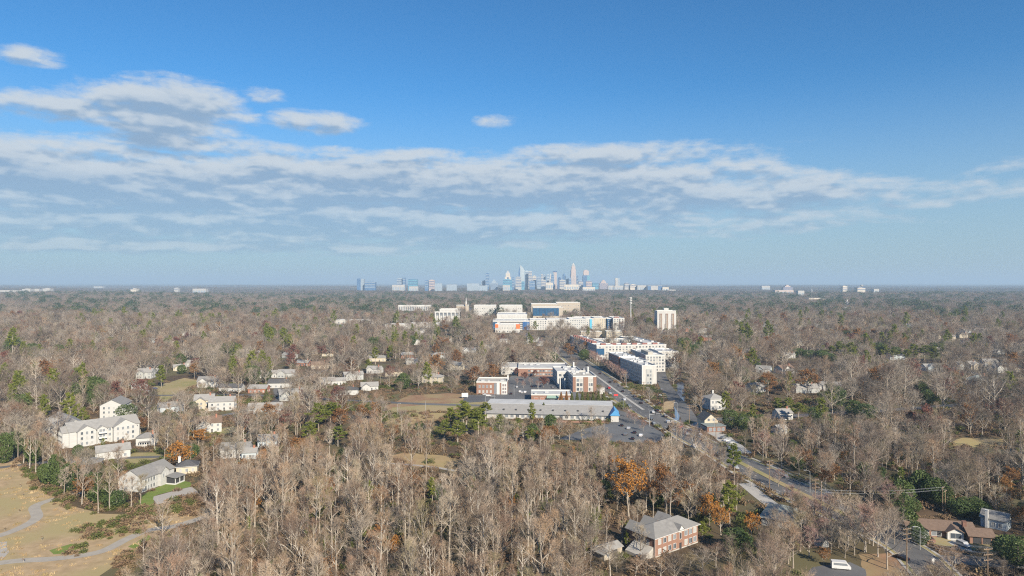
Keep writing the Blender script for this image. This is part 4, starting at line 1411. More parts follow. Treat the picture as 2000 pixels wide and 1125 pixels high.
def skyline():
    D = 6200
    S = [
        (948.5, 955, 534, D, T_blue, 'flat', 'slender dark blue slab standing apart left of the skyline'),
        (940, 944, 549, D + 60, T_grey, 'flat', 'short grey tower at the foot of the slender blue slab'),
        (944, 948, 548, D + 90, T_pink, 'flat', 'short pinkish tower touching the slender blue slab'),
        (958, 972, 546, D, T_grey, 'step', 'broad grey stepped block right of the slender blue slab'),
        (986, 998, 528, D + 120, T_cream, 'spire', 'cream tower with shoulders and pointed top'),
        (982, 1000, 546, D - 150, T_cyan, 'flat', 'bright turquoise glass block below the cream pointed tower'),
        (1000, 1004.5, 542, D - 100, T_blue, 'flat', 'narrow blue tower at the edge of the turquoise block'),
        (1007, 1018, 541, D - 120, T_white, 'flat', 'pale cream office slab in front of the blade-shaped tower'),
        (1012.5, 1024.5, 517.5, D + 40, T_pale, 'sail', 'blade-shaped tower with slanted pointed top'),
        (1018.5, 1024.5, 550, D - 250, T_cyan, 'flat', 'low blue-green glass block below the blade-shaped tower'),
        (1026, 1032, 529, D + 60, T_pale, 'flat', 'pale grey glass tower right of the blade-shaped tower'),
        (1032.3, 1039, 530, D, T_white, 'flat', 'white slab adjoining the pale grey glass tower'),
        (1034, 1045, 549, D - 260, T_blue, 'flat', 'squat blue block below the white slab'),
        (1040, 1047.5, 539, D + 80, T_cream, 'flat', 'cream tower with flat top behind the squat blue block'),
        (1049, 1056, 540, D, T_grey, 'flat', 'grey-blue tower in the middle of the skyline'),
        (1057, 1060.5, 536, D + 30, T_white, 'flat', 'very narrow white tower in the middle of the skyline'),
        (1061, 1065.5, 537, D + 70, T_pale, 'flat', 'narrow pale tower beside the very narrow white one'),
        (1057, 1066, 547, D - 200, T_white, 'flat', 'white block at the foot of the two narrow towers'),
        (1068, 1073, 536, D + 20, T_pale, 'flat', 'pale tower with dark windows left of the capped tower'),
        (1073.5, 1078, 533, D + 100, T_cream, 'spire', 'small cream tower with a pointed roof'),
        (1076, 1082, 538, D - 80, T_blue, 'flat', 'deep blue tower in front of the capped tower'),
        (1080, 1088, 529, D + 140, T_pink, 'cap', 'pinkish tower with a dark overhanging cap'),
        (1066, 1080, 552, D - 300, T_cream, 'low', 'low cream row at the foot of the deep blue tower'),
        (1090, 1096, 541, D + 30, T_dark, 'dome', 'dark blue domed tower'),
        (1099, 1104.5, 534, D + 90, T_blue, 'dome', 'taller blue tower with rounded top beside the dark domed tower'),
        (1093, 1104.3, 547, D - 180, T_white, 'flat', 'white block in front of the two rounded blue towers'),
        (1106, 1110.5, 545, D + 120, T_pale, 'flat', 'pale narrow block left of the tallest tower'),
        (1110.8, 1116, 543, D - 40, T_blue, 'flat', 'small blue tower leaning on the tallest tower'),
        (1115, 1125.5, 513, D, T_pink, 'crown', 'tallest pinkish stepped tower with white pointed crown'),
        (1126.5, 1129.5, 539, D + 100, T_dark, 'flat', 'narrow dark tower right of the tallest tower'),
        (1130, 1139, 549, D - 120, T_white, 'flat', 'white block between the tallest and the flared tower'),
        (1138.5, 1151.5, 527, D + 60, T_blue, 'flare', 'blue glass tower with wide pink top'),
        (1145, 1156, 549, D - 220, T_pink, 'flat', 'pinkish block below the wide-topped tower'),
        (1157, 1169, 553, D - 200, T_cyan, 'flat', 'squat teal block right of the wide-topped tower'),
        (1171, 1187, 547, D, T_pink, 'step', 'stepped beige block standing apart on the right'),
        (1202, 1210.5, 543, D - 300, T_white, 'slab2', 'white twin-shaft tower with dark centre'),
        (1188, 1200, 558, D - 300, T_white, 'low', 'low white block left of the twin-shaft tower'),
        (1200, 1217, 558, D - 420, T_white, 'low', 'white base block under the twin-shaft tower'),
        (1220, 1229, 553, D - 400, T_white, 'flat', 'white apartment block first right of the twin-shaft tower'),
        (1231, 1243, 556, D - 420, T_cream, 'flat', 'cream apartment block second right of the twin-shaft tower'),
        (1245, 1262, 557.5, D - 450, T_white, 'low', 'long white block left of the masted building'),
        (1265, 1293, 558, D - 500, T_white, 'mast', 'white building with blue glass ends and a tall mast'),
        (1294, 1306, 561, D - 520, T_cream, 'low', 'low cream sheds right of the masted building'),
        (1303, 1320, 566, D - 700, T_white, 'low', 'lowest white row at the right foot of the skyline'),
        (1102, 1130, 556, D - 420, T_cream, 'low', 'low cream row in front of the tallest tower'),
        (1138, 1162, 561, D - 700, T_cream, 'low', 'low cream rows among trees below the teal block'),
        (982, 996, 557, D - 400, T_white, 'low', 'low white hall below the turquoise block'),
        (936, 952, 558, D - 350, T_grey, 'low', 'low white hall below the slender blue slab'),
        (697, 710.5, 544, 5800, T_blue, 'slab2', 'blue glass tower pair at the left end of the skyline'),
        (712, 733, 551, 5750, T_blue, 'flat', 'wide lower blue block beside the blue glass pair'),
        (775, 786, 544, 5800, T_grey, 'flat', 'grey gridded slab left of a thin blue tower'),
        (786.3, 792, 542, 5780, T_blue, 'flat', 'thin blue tower beside the grey gridded slab'),
        (766, 790, 556.5, 5600, T_white, 'low', 'white podium below the grey gridded slab'),
        (797, 815, 545.5, 5800, T_cyan, 'flat', 'pale turquoise slab standing alone'),
        (799, 816, 559.5, 5500, T_white, 'low', 'low white strip below the turquoise slab'),
        (829.5, 836.5, 548, 5800, T_blue, 'flat', 'small strong blue block'),
        (838, 848.5, 547, 5820, T_pink, 'flat', 'pinkish square block beside the small strong blue block'),
        (849, 863, 554, 5700, T_grey, 'low', 'white hall right of the pinkish square block'),
        (872, 892, 556, 5900, T_grey, 'low', 'long low grey-blue block between the two clusters'),
        (912, 936, 554, 6000, T_grey, 'low', 'pale low row left of the slender blue slab'),
        (-2, 19, 567, 4700, T_white, 'low', 'white industrial hall at the left edge of the horizon'),
        (25, 41, 567.5, 4500, T_white, 'low', 'white blocks second along the left horizon'),
        (43, 59, 564.5, 4900, T_white, 'flat', 'taller white apartment pair on the left horizon'),
        (61, 76, 565, 5000, T_white, 'flat', 'white apartment slab right of the taller pair'),
        (83, 97, 563.5, 5200, T_white, 'flat', 'bright white slab ending the left horizon row'),
        (183, 200, 559.5, 9000, T_white, 'low', 'very distant white hall on the horizon'),
        (255, 266, 564, 5200, T_cream, 'flat', 'cream block alone on the left horizon'),
        (340, 348, 562.5, 6100, T_white, 'flat', 'small white tower on the left horizon'),
        (376, 402, 564, 5300, T_white, 'low', 'long bright white warehouse on the left horizon'),
        (1488, 1504, 558.5, 7000, T_white, 'low', 'white far block before the pinkish row'),
        (1514, 1550, 567, 4300, T_pink, 'low', 'long pinkish row in the right distance'),
        (1530, 1548, 556.5, 6000, T_pink, 'step', 'pinkish stepped blocks on the right horizon'),
        (1559, 1571, 568, 4000, T_white, 'low', 'white pair of halls beside the pinkish row'),
        (1580, 1604, 582.5, 3000, T_cream, 'low', 'cream school building in the right distance'),
        (1606, 1622, 584, 2980, T_cream, 'low', 'lower cream wing right of the school building'),
        (1646, 1655, 559, 5000, T_cream, 'flat', 'beige block on the right horizon'),
        (1675, 1690, 561.5, 4700, T_cream, 'flat', 'pale tower and wing on the right horizon'),
        (1707, 1717, 564.5, 5000, T_white, 'low', 'small white hall on the right horizon'),
    ]
    for (a, b, top, d, m, kind, lab) in S:
        low = d != D and (kind == 'low' or d < 5500)
        tower(a, b, top, d, m, lab, kind, name='distant_building' if low else 'skyscraper', cat='building' if low else 'skyscraper')
    for px, py, base, d, lab in ((1586, 560, 566, 5200, 'small white church steeple on the right horizon'), (1655, 583, 598, 2700, 'white church steeple among trees in the right distance')):
        x = (px - 1000) / F * d
        zt = H - (py - EY) / F * d
        r = thing('church', lab, 'church', (x, d, hz(x, d)))
        obj('nave', MB().box(-7, 7, 4, 30, 0, 12).mesh('nave', T_white), r)
        obj('tower', MB().box(-3, 3, 0, 6, 0, zt * .6).mesh('tower', T_white), r)
        obj('steeple', MB().add([(-2.4, .5, zt * .6), (2.4, .5, zt * .6), (2.4, 5.5, zt * .6), (-2.4, 5.5, zt * .6), (0, 3, zt)], [(0, 1, 4), (1, 2, 4), (2, 3, 4), (3, 0, 4)]).mesh('steeple', T_white), r)
        RECTS.append((px - 4, px + 4, py, base, d, 1.0))
    # water tower
    d = 5600
    x = (1683 - 1000) / F * d
    r = thing('water_tower', 'white bulb water tower standing on the right horizon', 'water tower', (x, d, hz(x, d)))
    zt = H - (555.5 - EY) / F * d
    obj('bulb', MB().tube([(0, 0, zt - 16), (0, 0, zt - 12), (0, 0, zt - 6), (0, 0, zt - 2), (0, 0, zt)], [3, 10, 13, 9, 1], 12).mesh('bulb', T_white), r)
    obj('stem', MB().tube([(0, 0, 0), (0, 0, zt - 15)], [4, 2.5], 8).mesh('stem', T_white), r)


skyline()


# ------------------------------------------------------------------ trees
BARK = mat('bare_bark', (.36, .31, .26), .9, var=(.25, .21, .17), nscale=.8, rnd=[(.30, .255, .205), (.56, .51, .44), (.36, .31, .25), (.64, .59, .52), (.22, .18, .14), (.50, .45, .38), (.40, .355, .295)])
TWIG = mat('bare_twigs', (.36, .29, .24), .9, rnd=[(.14, .10, .075), (.40, .30, .215), (.54, .44, .34), (.25, .16, .11), (.43, .295, .19), (.12, .085, .065), (.60, .50, .40), (.27, .225, .125), (.36, .235, .165), (.17, .125, .095), (.49, .385, .28), (.31, .185, .115)])
TWIG2 = mat('reddish_twigs', (.33, .21, .18), .9, rnd=[(.33, .20, .16), (.38, .24, .20), (.30, .19, .17)])
IVY = mat('ivy_leaves', (.10, .14, .03), .7, var=(.17, .19, .05), nscale=.8, translucent=.2)
NEEDLE = mat('pine_needles', (.15, .19, .035), .7, var=(.23, .26, .05), nscale=.35, translucent=.3, rnd=[(.13, .18, .04), (.26, .28, .045), (.19, .23, .04)])
EVER = mat('evergreen_leaves', (.06, .09, .03), .55, var=(.10, .14, .04), nscale=.5, translucent=.15, rnd=[(.05, .085, .03), (.09, .125, .035), (.055, .09, .04)])
RUST = mat('rust_leaves', (.32, .15, .05), .8, var=(.24, .12, .05), nscale=.5, translucent=.3, rnd=[(.36, .18, .055), (.30, .14, .06), (.40, .21, .06), (.26, .13, .07)])
MAROON = mat('maroon_leaves', (.17, .065, .055), .8, var=(.22, .10, .075), nscale=.5, translucent=.25, rnd=[(.17, .07, .06), (.22, .09, .07)])
ORANGE = mat('orange_leaves', (.48, .22, .045), .8, var=(.40, .19, .05), nscale=.5, translucent=.3)
SHRUBM = mat('brown_shrub', (.22, .15, .09), .9, var=(.15, .105, .06), nscale=.6, rnd=[(.24, .16, .09), (.19, .12, .085), (.27, .20, .11)])
GSHRUB = mat('green_shrub', (.09, .12, .03), .8, var=(.14, .15, .045), nscale=.6, translucent=.2, rnd=[(.08, .11, .03), (.13, .145, .04)])


def unit(rg):
    while True:
        v = Vector((rg.uniform(-1, 1), rg.uniform(-1, 1), rg.uniform(-1, 1)))
        if .05 < v.length < 1:
            return v.normalized()


def perp(d, rg):
    p = d.cross(unit(rg))
    return p.normalized() if p.length > 1e-4 else Vector((1, 0, 0))


def twig_tri(mb, p, q, w, rg, mi=0):
    s = perp((q - p), rg) * (w / 2)
    mb.add([p - s, p + s, q], [(0, 1, 2)], mi)


def bare_tree(seed, Ht, cw, clear, nl, up=.5, fine=5, nb=6, nt=6, tw=1.0, round_=False):
    """returns trunk MB and crown MB (branches and twigs)"""
    rg = random.Random(seed)
    T, C = MB(), MB()
    n = 9
    pts, rads = [], []
    r0 = Ht * .0125 + .03
    lean = Vector((rg.uniform(-.05, .05), rg.uniform(-.05, .05), 0))
    for i in range(n + 1):
        t = i / n
        pts.append(Vector((rg.uniform(-.12, .12) * (t > 0) * Ht * .04, rg.uniform(-.12, .12) * (t > 0) * Ht * .04, t * Ht * .9 - .3)) + lean * t * Ht)
        rads.append(1.15 * r0 * (1.25 if i == 0 else 1) * (1 - .85 * t) + .02)
    T.tube(pts, rads, 6)

    def at(t):
        f = t * n
        i = min(n - 1, int(f))
        return pts[i].lerp(pts[i + 1], f - i), rads[i] + (rads[i + 1] - rads[i]) * (f - i)

    ends = []
    ang = rg.uniform(0, 6.28)
    for k in range(nl):
        t = clear + (1 - clear) * ((k + .3) / nl) ** .9
        p, r = at(min(t, .99))
        ang += 2.4 + rg.uniform(-.5, .5)
        u = (t - clear) / (1 - clear)
        prof = math.sqrt(max(.1, 1 - (u * 1.0 - .22) ** 2 * 1.2)) * (rg.uniform(.88, 1.08) if round_ else rg.uniform(.72, 1.12))
        ln = cw * .5 * prof * (1.15 if u < .8 else .8)
        inc = math.radians(rg.uniform(48, 68) * (1 - u) + rg.uniform(14, 34) * u)
        d = Vector((math.cos(ang) * math.sin(inc), math.sin(ang) * math.sin(inc), math.cos(inc)))
        lp, lr = [p], [r * rg.uniform(.55, .8)]
        m = 4
        for s in range(m):
            d = (d + Vector((0, 0, up * .28)) + unit(rg) * .22).normalized()
            lp.append(lp[-1] + d * ln / m)
            lr.append(lr[0] * (1 - .8 * (s + 1) / m) + .02)
        T.tube(lp, lr, 4, cap=False)
        for b in range(nb):
            f = .28 + .72 * (b + rg.random() * .8) / nb
            i = min(m - 1, int(f * m))
            bp = lp[i].lerp(lp[i + 1], min(1, f * m - i))
            bd = ((lp[i + 1] - lp[i]).normalized() + unit(rg) * .75 + Vector((0, 0, up * .5))).normalized()
            bl = ln * rg.uniform(.28, .5)
            b1 = bp + bd * bl * .55
            bd2 = (bd + unit(rg) * .35 + Vector((0, 0, .2))).normalized()
            b2 = b1 + bd2 * bl * .45
            T.tube([bp, b1, b2], [.055, .036, .014], 3, cap=False)
            for w in range(nt):
                g = rg.uniform(.15, 1.0)
                tp = bp.lerp(b1, g / .55) if g < .55 else b1.lerp(b2, (g - .55) / .45)
                td = (bd + unit(rg) * .9 + Vector((0, 0, up * .55))).normalized()
                tl = rg.uniform(.9, 1.9) * (.6 + cw / 22)
                q = tp + td * tl
                twig_tri(C, tp, q, .055 * tw, rg)
                ends.append((q, td))
                for z in range(fine):
                    h = rg.uniform(.15, .95)
                    fp = tp.lerp(q, h)
                    fd = (td + unit(rg) * .85 + Vector((0, 0, up * .3))).normalized()
                    twig_tri(C, fp, fp + fd * rg.uniform(.5, 1.15) * (.6 + cw / 24), .033 * tw, rg)
    return T, C, ends


def leaf_quad(mb, p, s, rg, mi=0, bias=None):
    nrm = unit(rg)
    if bias is not None:
        nrm = (nrm + bias).normalized()
    a = perp(nrm, rg)
    b = nrm.cross(a)
    s2 = s * rg.uniform(.55, .9)
    mb.add([p - a * s, p - b * s2 * .9, p + a * s, p + b * s2], [(0, 1, 2, 3)], mi)


def leafy_tree(seed, Ht, cw, clear, nl, leaf=.36, per=6):
    T, C, ends = bare_tree(seed, Ht, cw, clear, nl, .35, fine=1)
    rg = random.Random(seed + 5)
    Lf = MB()
    for (q, d) in ends:
        if rg.random() < .12:
            continue
        for k in range(per):
            leaf_quad(Lf, q + unit(rg) * rg.uniform(.1, .9), leaf * rg.uniform(.6, 1.25), rg)
    # branches join the trunk part
    T.add(C.v, C.f)
    return T, Lf


def pine_tree(seed, Ht, cw, clear=.5):
    rg = random.Random(seed)
    T, C = MB(), MB()
    n = 6
    pts = [Vector((rg.uniform(-.1, .1) * i, rg.uniform(-.1, .1) * i, Ht * .96 * i / n - (.3 if i == 0 else 0))) for i in range(n + 1)]
    T.tube(pts, [Ht * .013 * (1 - .85 * i / n) + .02 for i in range(n + 1)], 6)
    ang = 0
    nb = 26
    for k in range(nb):
        t = clear + (1 - clear) * (k + .2) / nb
        f = t * n
        i = min(n - 1, int(f))
        p = pts[i].lerp(pts[i + 1], f - i)
        ang += 2.4 + rg.uniform(-.6, .6)
        u = (t - clear) / (1 - clear)
        ln = cw * .5 * max(.16, math.sin(min(1, u * 1.25 + .28) * math.pi * .62 + .25 * u) * (1.12 - .75 * u * u)) * rg.uniform(.6, 1.15)
        d = Vector((math.cos(ang), math.sin(ang), rg.uniform(-.05, .45) + u * .5)).normalized()
        e = p + d * ln
        T.tube([p, p.lerp(e, .6) + Vector((0, 0, .1)), e], [.07, .045, .02], 3, cap=False)
        nt = max(3, int(3 + ln * 2.0))
        for q in range(nt):
            c = p.lerp(e, .35 + .65 * (q + rg.random()) / nt) + unit(rg) * rg.uniform(.1, .9) + Vector((0, 0, .25))
            for z in range(26):
                dr = (unit(rg) + Vector((0, 0, .35))).normalized()
                twig_tri(C, c + dr * .05, c + dr * rg.uniform(.45, .9), .30, rg)
    return T, C


def round_evergreen(seed, Ht, cw, cone=False, n=2600, leaf=.26, low=.08):
    rg = random.Random(seed)
    T, C = MB(), MB()
    T.tube([(0, 0, -.3), (0, 0, Ht * .45), (0, 0, Ht * .85)], [Ht * .016, Ht * .011, .04], 6)
    lob = [(unit(rg), rg.uniform(.10, .26)) for _ in range(14)]
    for k in range(n):
        d = unit(rg)
        u = rg.random()
        z = low + (1 - low) * u
        if cone:
            rr = (1 - u) ** .8 * .5 * cw * (1 + .18 * math.sin(7 * math.atan2(d.y, d.x) + z * 23)) + .12
            a = rg.uniform(0, 6.283)
            rr *= rg.uniform(.72, 1.05)
            p = Vector((math.cos(a) * rr, math.sin(a) * rr, z * Ht))
            out = Vector((math.cos(a), math.sin(a), .4))
        else:
            s = 1.0
            for (l, amp) in lob:
                c = d.dot(l)
                if c > .75:
                    s += amp * (c - .75) * 4
                elif c > .55:
                    s -= amp * .25
            s *= rg.uniform(.74, 1.03)
            p = Vector((d.x * cw * .5 * s, d.y * cw * .5 * s, Ht * (low + (1 - low) * (.5 + d.z * .5 * min(s, 1.1)))))
            out = d
        leaf_quad(C, p, leaf * rg.uniform(.6, 1.4), rg, bias=out * .7)
    return T, C


def shrub_mb(seed, s, n, leaf):
    rg = random.Random(seed)
    C = MB()
    for k in range(n):
        d = unit(rg)
        d.z = abs(d.z)
        p = Vector((d.x * s, d.y * s, d.z * s * .8 + .05)) * rg.uniform(.5, 1.05)
        if rg.random() < .5:
            leaf_quad(C, p, leaf * rg.uniform(.6, 1.3), rg)
        else:
            q = p * .35
            q.z = p.z * .3
            twig_tri(C, q, p * 1.15, .07, rg)
    return C


def low_bare(seed, Ht, cw, n=300, ln=1.6, w=.17):
    rg = random.Random(seed)
    mb = MB()
    mb.tube([(0, 0, -.3), (0, 0, Ht * .6)], [.26, .12], 3, mi=1, cap=False)
    lob = [(unit(rg), rg.uniform(.15, .35)) for _ in range(6)]
    for k in range(8):
        a = k * 2.4
        mb.tube([(0, 0, Ht * (.32 + .04 * k)), (math.cos(a) * cw * .3, math.sin(a) * cw * .3, Ht * (.62 + .03 * k))], [.11, .05], 3, mi=1, cap=False)
    for k in range(n):
        d = unit(rg)
        s = 1.0
        for l, a in lob:
            if d.dot(l) > .6:
                s += a * (d.dot(l) - .6) * 2
        s *= rg.uniform(.35, 1.0) ** .5
        p = Vector((d.x * cw * .47 * s, d.y * cw * .47 * s, Ht * (.60 + d.z * .38 * s)))
        dr = (d * .9 + Vector((0, 0, .7)) + unit(rg) * .7).normalized()
        twig_tri(mb, p - dr * ln * .5, p + dr * ln * .6, w, rg, 0)
    return mb


def low_leaf(seed, Ht, cw, n=330, leaf=.75, low=.25):
    rg = random.Random(seed)
    mb = MB()
    mb.tube([(0, 0, -.3), (0, 0, Ht * .6)], [.26, .12], 3, mi=1, cap=False)
    lob = [(unit(rg), rg.uniform(.15, .4)) for _ in range(7)]
    for k in range(n):
        d = unit(rg)
        s = 1.0
        for l, a in lob:
            if d.dot(l) > .6:
                s += a * (d.dot(l) - .6) * 2
        s *= rg.uniform(.6, 1.0)
        p = Vector((d.x * cw * .47 * s, d.y * cw * .47 * s, Ht * (low + (1 - low) * (.5 + .48 * d.z * min(1.1, s)))))
        leaf_quad(mb, p, leaf * rg.uniform(.6, 1.3), rg, 0, bias=d * .6)
    return mb


# prototypes of the individual trees: (trunk mesh, crown mesh, height, crown width)
def as_mesh(pair, crown_mat):
    return pair[0].mesh('trunk', BARK), pair[1].mesh('crown', crown_mat)


BARE = []      # forest grown, narrow
for i, (h, w, c, nl) in enumerate(((22, 8.5, .42, 11), (20, 7.5, .48, 10), (24, 9.5, .40, 12), (18, 7.0, .40, 10), (21, 10.5, .32, 13), (16, 6.5, .35, 10), (20, 12, .26, 10), (24, 7.5, .55, 10), (17, 9.5, .30, 12), (14, 9, .22, 11))):
    T, C, E = bare_tree(100 + i, h, w, c, nl, (.55, .35, .7, .25)[i % 4])
    BARE.append((T.mesh('trunk', BARK), C.mesh('crown', TWIG), h, w))
BROAD = []     # yard grown, wide
for i, (h, w, c, nl) in enumerate(((17, 15, .20, 14), (15, 13, .18, 13), (20, 17, .24, 15), (13, 12, .17, 12))):
    T, C, E = bare_tree(200 + i, h, w, c, nl, .35, fine=5)
    BROAD.append((T.mesh('trunk', BARK), C.mesh('crown', TWIG), h, w))
TWIGM = mat('grey_twigs', (.30, .25, .21), .95, rnd=[(.11, .085, .07), (.26, .21, .17), (.34, .29, .24), (.17, .12, .095), (.28, .21, .155), (.09, .07, .06), (.36, .31, .255), (.17, .145, .095), (.24, .165, .125), (.13, .105, .085), (.30, .25, .205), (.22, .125, .085)])
BIG = []       # old spreading crowns
for i, (h, w, c, nl) in enumerate(((20, 19, .16, 17), (18, 17, .15, 16), (22, 20, .20, 18), (17, 19, .14, 17))):
    T, C, E = bare_tree(230 + i, h, w, c, nl, .12, fine=5, nb=8, nt=7, tw=1.25, round_=True)
    BIG.append((T.mesh('trunk', BARK), C.mesh('crown', TWIGM), h, w))
RED = []
for i, (h, w, c, nl) in enumerate(((11, 9, .2, 12), (9, 7.5, .2, 11))):
    T, C, E = bare_tree(260 + i, h, w, c, nl, .4)
    RED.append((T.mesh('trunk', BARK), C.mesh('crown', TWIG2), h, w))
PINE = []
for i, (h, w, c) in enumerate(((22, 8.5, .45), (19, 9.0, .35), (24, 8.0, .52), (16, 8.0, .25))):
    T, C = pine_tree(300 + i, h, w, c)
    PINE.append((T.mesh('trunk', BARK), C.mesh('crown', NEEDLE), h, w))
RUSTY = []
for i, (h, w, c, nl) in enumerate(((16, 13, .22, 13), (14, 11, .2, 12), (18, 12, .3, 12))):
    T, C = leafy_tree(400 + i, h, w, c, nl)
    RUSTY.append((T.mesh('trunk', BARK), C.mesh('crown', RUST), h, w, C.mesh('crown', MAROON), C.mesh('crown', ORANGE)))
HOLLY = []
for i, (h, w) in enumerate(((11, 9), (14, 10), (8, 7))):
    T, C = round_evergreen(500 + i, h, w, n=3000, leaf=.33)
    HOLLY.append((T.mesh('trunk', BARK), C.mesh('crown', EVER), h, w))
CONE = []
for i, (h, w) in enumerate(((8, 2.6), (9, 3.6), (13, 5.5))):
    T, C = round_evergreen(600 + i, h, w, cone=True, n=1500, leaf=.24)
    CONE.append((T.mesh('trunk', BARK), C.mesh('crown', GSHRUB), h, w, C.mesh('crown', RUST)))
def ivy_mb():
    rg = random.Random(77)
    mb = MB()
    for k in range(420):
        z = rg.random() ** .8 * 11
        a = rg.uniform(0, 6.283)
        r = .35 + .75 * rg.random() * (1 - z / 14)
        leaf_quad(mb, Vector((math.cos(a) * r, math.sin(a) * r, z)), .26, rg, bias=Vector((math.cos(a), math.sin(a), .3)))
    return mb.mesh('ivy', IVY)


IVY_ME = ivy_mb()

# ---- where trees may stand
MASK_S = 4
MW, MH = 2400 // MASK_S, 1300 // MASK_S     # mask covers px -200..2200, py 0..1300


def raster(polys):
    m = np.zeros((MH, MW), bool)
    yy, xx = np.mgrid[0:MH, 0:MW]
    X = xx * MASK_S - 200 + MASK_S / 2
    Y = yy * MASK_S + MASK_S / 2
    for poly in polys:
        p = np.array(poly, float)
        x0, x1 = p[:, 0].min(), p[:, 0].max()
        y0, y1 = p[:, 1].min(), p[:, 1].max()
        i0, i1 = max(0, int((x0 + 200) / MASK_S) - 1), min(MW, int((x1 + 200) / MASK_S) + 2)
        j0, j1 = max(0, int(y0 / MASK_S) - 1), min(MH, int(y1 / MASK_S) + 2)
        if i0 >= i1 or j0 >= j1:
            continue
        xs, ys = X[j0:j1, i0:i1], Y[j0:j1, i0:i1]
        ins = np.zeros(xs.shape, bool)
        n = len(p)
        for k in range(n):
            ax, ay = p[k]; bx, by = p[(k + 1) % n]
            if ay == by:
                continue
            c = ((ay > ys) != (by > ys)) & (xs < (bx - ax) * (ys - ay) / (by - ay) + ax)
            ins ^= c
        m[j0:j1, i0:i1] |= ins
    return m


CLEAR = raster(POLYS)
INTEG = np.zeros((MH + 1, MW + 1))
INTEG[1:, 1:] = CLEAR.cumsum(0).cumsum(1)


def frac_clear(x0, x1, y0, y1):
    i0 = np.clip(((x0 + 200) / MASK_S).astype(int), 0, MW); i1 = np.clip(((x1 + 200) / MASK_S).astype(int) + 1, 0, MW)
    j0 = np.clip((y0 / MASK_S).astype(int), 0, MH); j1 = np.clip((y1 / MASK_S).astype(int) + 1, 0, MH)
    s = INTEG[j1, i1] - INTEG[j0, i1] - INTEG[j1, i0] + INTEG[j0, i0]
    return s / np.maximum(1, (i1 - i0) * (j1 - j0)), s


GROUND_POLYS = [np.array([G(*p) for p in poly if p[1] > EY + 5]) for poly in POLYS]


def pts_in_poly(x, y, p):
    ins = np.zeros(x.shape, bool)
    n = len(p)
    for k in range(n):
        ax, ay = p[k]; bx, by = p[(k + 1) % n]
        if ay == by:
            continue
        ins ^= ((ay > y) != (by > y)) & (x < (bx - ax) * (y - ay) / (by - ay) + ax)
    return ins


def allowed(x, y, h, w, rng, lim=.06, pad=2.0, sight=True):
    """numpy filter: not on roads, buildings or open ground, and not standing in front of what must show"""
    ok = np.ones(len(x), bool)
    px, pb = 1000 + F * x / y, EY + F * H / y
    pt = EY + F * (H - h) / y
    hw = F * w * .5 / y
    # open ground
    bi = np.clip(((px + 200) / MASK_S).astype(int), 0, MW - 1); bj = np.clip((pb / MASK_S).astype(int), 0, MH - 1)
    inside = (pb < 1300) & (px > -200) & (px < 2200)
    ok &= ~(inside & CLEAR[bj, bi])
    # roads
    for line, hwid in LINES:
        ln = np.array(line)
        sel = ok & (x > ln[:, 0].min() - hwid) & (x < ln[:, 0].max() + hwid) & (y > ln[:, 1].min() - hwid) & (y < ln[:, 1].max() + hwid)
        idx = np.nonzero(sel)[0]
        if len(idx) == 0:
            continue
        dmin = np.full(len(idx), 1e9)
        for (ax, ay), (bx, by) in zip(line, line[1:]):
            vx, vy = bx - ax, by - ay
            L2 = vx * vx + vy * vy + 1e-9
            t = np.clip(((x[idx] - ax) * vx + (y[idx] - ay) * vy) / L2, 0, 1)
            dmin = np.minimum(dmin, np.hypot(x[idx] - ax - t * vx, y[idx] - ay - t * vy))
        ok[idx[dmin < hwid + .5]] = False
    # footprints
    for f in FOOT:
        c = f.mean(0)
        g = c + (f - c) * (1 + (pad + 1.0) / np.maximum(4, np.hypot(*(f - c).T)).mean())
        sel = ok & (x > g[:, 0].min()) & (x < g[:, 0].max()) & (y > g[:, 1].min()) & (y < g[:, 1].max())
        idx = np.nonzero(sel)[0]
        if len(idx):
            ok[idx[pts_in_poly(x[idx], y[idx], g)]] = False
    if sight:
        fr, cnt = frac_clear(px - hw * .75, px + hw * .75, pt + (pb - pt) * .05, np.minimum(pb, 1130))
        ok &= ~((fr > lim) & (rng.random(len(x)) < .99))
        for (x0, x1, y0, y1, d, pr) in RECTS:
            ym = y0 + (y1 - y0) * .78
            hit = ok & (y < d) & (px + hw * .7 > x0) & (px - hw * .7 < x1) & (pt < ym) & (pb > y0)
            ok &= ~(hit & (rng.random(len(x)) < pr))
    return ok


TREE_PTS = []      # individual trees so far, to keep distance


# explicit individual trees of colour: kind, px, base py, height m, width m, label
def place(kind, proto, px, py, h, w, label, group=None, crown=None, name=None, cat='tree', sight=True):
    x, y = G(px, py)
    pr = proto
    r = thing(name or kind, label, cat, (x, y, hz(x, y)), R.uniform(0, 6.28), group)
    r.scale = (w / pr[3], w / pr[3], h / pr[2])
    obj('trunk', pr[0], r)
    obj('crown', crown or pr[1], r)
    TREE_PTS.append((x, y, max(1.8, w * .42)))
    FOOT.append(np.array([(x - w * .3, y - w * .3), (x + w * .3, y - w * .3), (x + w * .3, y + w * .3), (x - w * .3, y + w * .3)]))
    if sight:
        RECTS.append((px - F * w * .42 / y, px + F * w * .42 / y, EY + F * (H - h) / y, py - F * h * .2 / y, y, .3 if 'bare' in label else (1.0 if 'golden' in label or 'russet half' in label else .95)))
    return r


